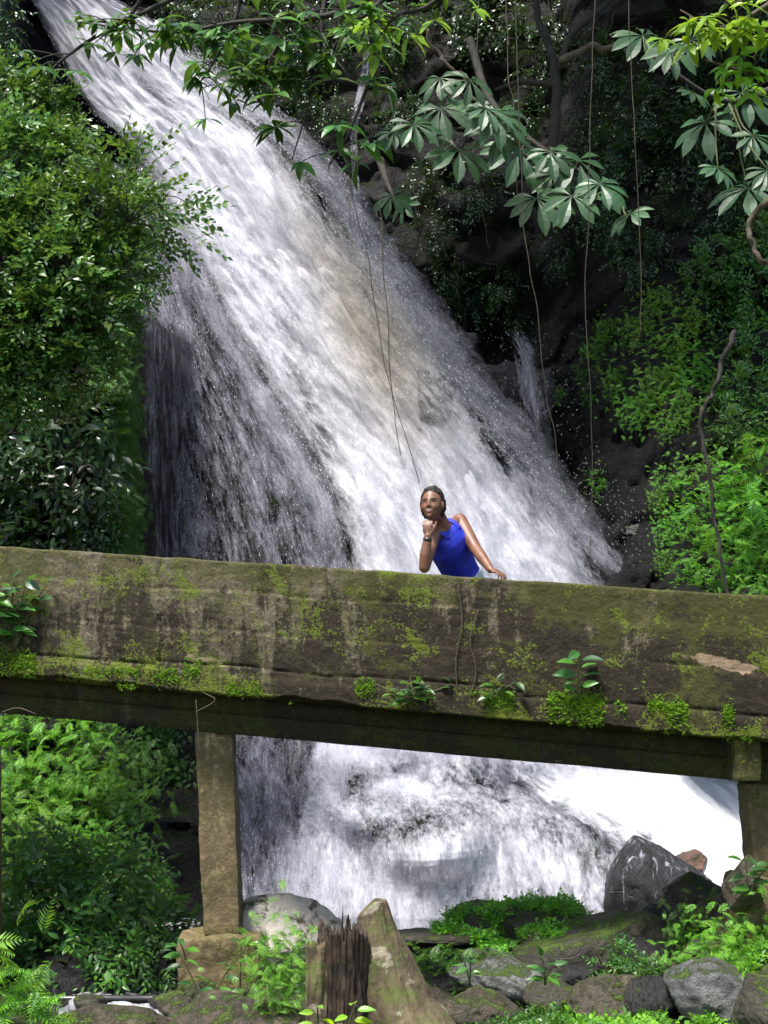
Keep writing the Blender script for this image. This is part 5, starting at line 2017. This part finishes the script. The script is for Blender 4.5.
def face_mi(c):
    q = local_head(c)
    x, y, z = q.T
    near = (np.linalg.norm(q, axis=1) < .135) & (y > .03)
    mi = np.zeros(len(c), int)
    ax_ = np.abs(x)
    eye = near & (((ax_ - .030) / .014) ** 2 + ((z - .008 - 8 * (ax_ - .03) ** 2 * -1) / .0045) ** 2 < 1)
    brow = near & (np.abs(ax_ - .031) < .018) & (np.abs(z - .0285 + 10 * (ax_ - .028) ** 2) < .0035)
    smile = z + .052 - 13 * x ** 2
    lip_ = near & (ax_ < .027) & (np.abs(smile + .002) < .0085 - .0045 * (ax_ / .027) ** 2)
    teeth = near & (ax_ < .017) & (np.abs(smile + .001) < .0022)
    mi[eye | brow] = 1
    mi[lip_] = 2
    mi[teeth] = 3
    return mi


body = join(parts)
body.v = body.v - PB
remeshed('body', body, .0042, [M['skin'], M['eye'], M['lip'], M['teeth']], person, 2, None, face_mi)

# hair: swept back from the forehead
def hair_line(p):
    w = .008 * fbm(p * 45, 3, 77)
    return np.where(p[:, 2] > .052, .026 + (p[:, 2] - .052) * 1.1, .022 - .40 * np.clip(.05 - p[:, 2], 0, .1)) + w


hp = head_shape(v6, .0)
hl = hair_line(hp)
hk = (hp[:, 1] < hl) & (hp[:, 2] > -.062)
lift = .007 + .016 * ss(.03, -.04, hp[:, 1]) + .006 * ss(.04, .1, hp[:, 2])
wav = .004 * fbm(hp * 55, 3, 3) + .003 * fbm(hp * 130, 2, 4)
edge_f = ss(0, .022, hl - hp[:, 1])
hp2 = hp + v6 * (lift * (.15 + .85 * edge_f) + wav * (.3 + .7 * edge_f))[:, None]
tk = t6[hk[t6].all(1)]
outer = Geo(hp2 @ HM.T + headc - PB, tk, None)
build('hair', outer, M['hair'], person)

# clothes
tw = [ring(waist - upv * .035, .142, .114), ring(waist, .128, .104), ring(waist * .5 + chest * .5, .132, .108), ring(chest, .146, .122),
      ring(chest * .6 + neckb * .4 + fw * .010, .136, .112), ring(chest * .35 + neckb * .65 + fw * .012 - rt * .008, .120, .096), ring(chest * .15 + neckb * .85 + fw * .010, .082, .080), ring(neckb - upv * .004 + fw * .004 + rt * .012, .052, .064)]
# soft folds
tg = loft(tw, 40)
rp = tg.v.copy()
tg.v = tg.v + fw * (.004 * fbm(rp * 22, 3, 9))[:, None] + rt * (.003 * fbm(rp * 18, 3, 19))[:, None]
tg.v = tg.v - PB
remeshed('sleeveless_top', tg, .006, [M['blue']], person, 3)
tr = [loft([ring(pel - upv * .03, .172, .128), ring(pel * .5 + waist * .5, .160, .122), ring(waist - upv * .020, .150, .120)])]
for hp_, ft in ((hipR, footR), (hipL, footL)):
    knp = (hp_ + ft) / 2 + np.array([0, -.02, 0])
    tr.append(limb([hp_, hp_ * .5 + knp * .5, knp, knp * .5 + ft * .5, ft + np.array([0, 0, .08])], [.097, .083, .066, .062, .052]))
tj = join(tr)
tj.v = tj.v - PB
remeshed('trousers', tj, .008, [M['white_cloth']], person, 3)
for sd in (-1, 1):
    q_ = [chest * .25 + neckb * .75 + fw * .086 + rt * sd * .062, neckb + fw * .055 + rt * sd * .068 - upv * .006, neckb + rt * sd * .070 + upv * .018, neckb - fw * .06 + rt * sd * .06 - upv * .03]
    sw = smooth_line(q_, 14) - PB
    build('strap', join([tube(sw + rt * o_, .0075, 8) for o_ in (-.009, 0, .009)]), M['blue'], person)
wd = (elR - wrR) / np.linalg.norm(elR - wrR)
wc = wrR + wd * .012
build('watch', tube([wc - PB, wc + wd * .022 - PB], [.0285, .029], 20), M['watch'], person)

# ------------------------------------------------------------------ light, sky, camera
w = bpy.data.worlds.new('World')
bpy.context.scene.world = w
w.use_nodes = True
nt = w.node_tree
nt.nodes.clear()
sky = nt.nodes.new('ShaderNodeTexSky')
sky.sky_type = 'NISHITA'
sky.sun_disc = False
SUN = Vector((-.38, -.50, 1.35)).normalized()
sky.sun_elevation = math.asin(SUN.z)
sky.sun_rotation = math.atan2(SUN.x, SUN.y)
sky.air_density = 1.2
sky.dust_density = 2.5
bg = nt.nodes.new('ShaderNodeBackground')
bg.inputs[1].default_value = .12
ow = nt.nodes.new('ShaderNodeOutputWorld')
nt.links.new(sky.outputs[0], bg.inputs[0])
nt.links.new(bg.outputs[0], ow.inputs[0])
sl = bpy.data.lights.new('sun', 'SUN')
sl.energy = 4.4
sl.angle = math.radians(14)
sl.color = (1, .965, .91)
so = bpy.data.objects.new('sun', sl)
C.objects.link(so)
so.rotation_euler = SUN.to_track_quat('Z', 'Y').to_euler()

cam = bpy.data.cameras.new('camera')
cam.sensor_fit = 'VERTICAL'
cam.sensor_height = 36
cam.lens = FPX / 1024 * 36
cam.shift_y = (HY - 512) / 1024
cam.clip_end = 500
co = bpy.data.objects.new('camera', cam)
C.objects.link(co)
co.location = (0, 0, CZ)
co.rotation_euler = (math.pi / 2, 0, 0)
bpy.context.scene.camera = co
sc = bpy.context.scene
sc.view_settings.view_transform = 'Standard'
sc.view_settings.look = 'None'
sc.view_settings.exposure = .82
sc.view_settings.gamma = 1
sc.cycles.transparent_max_bounces = 16
sc.cycles.max_bounces = 6
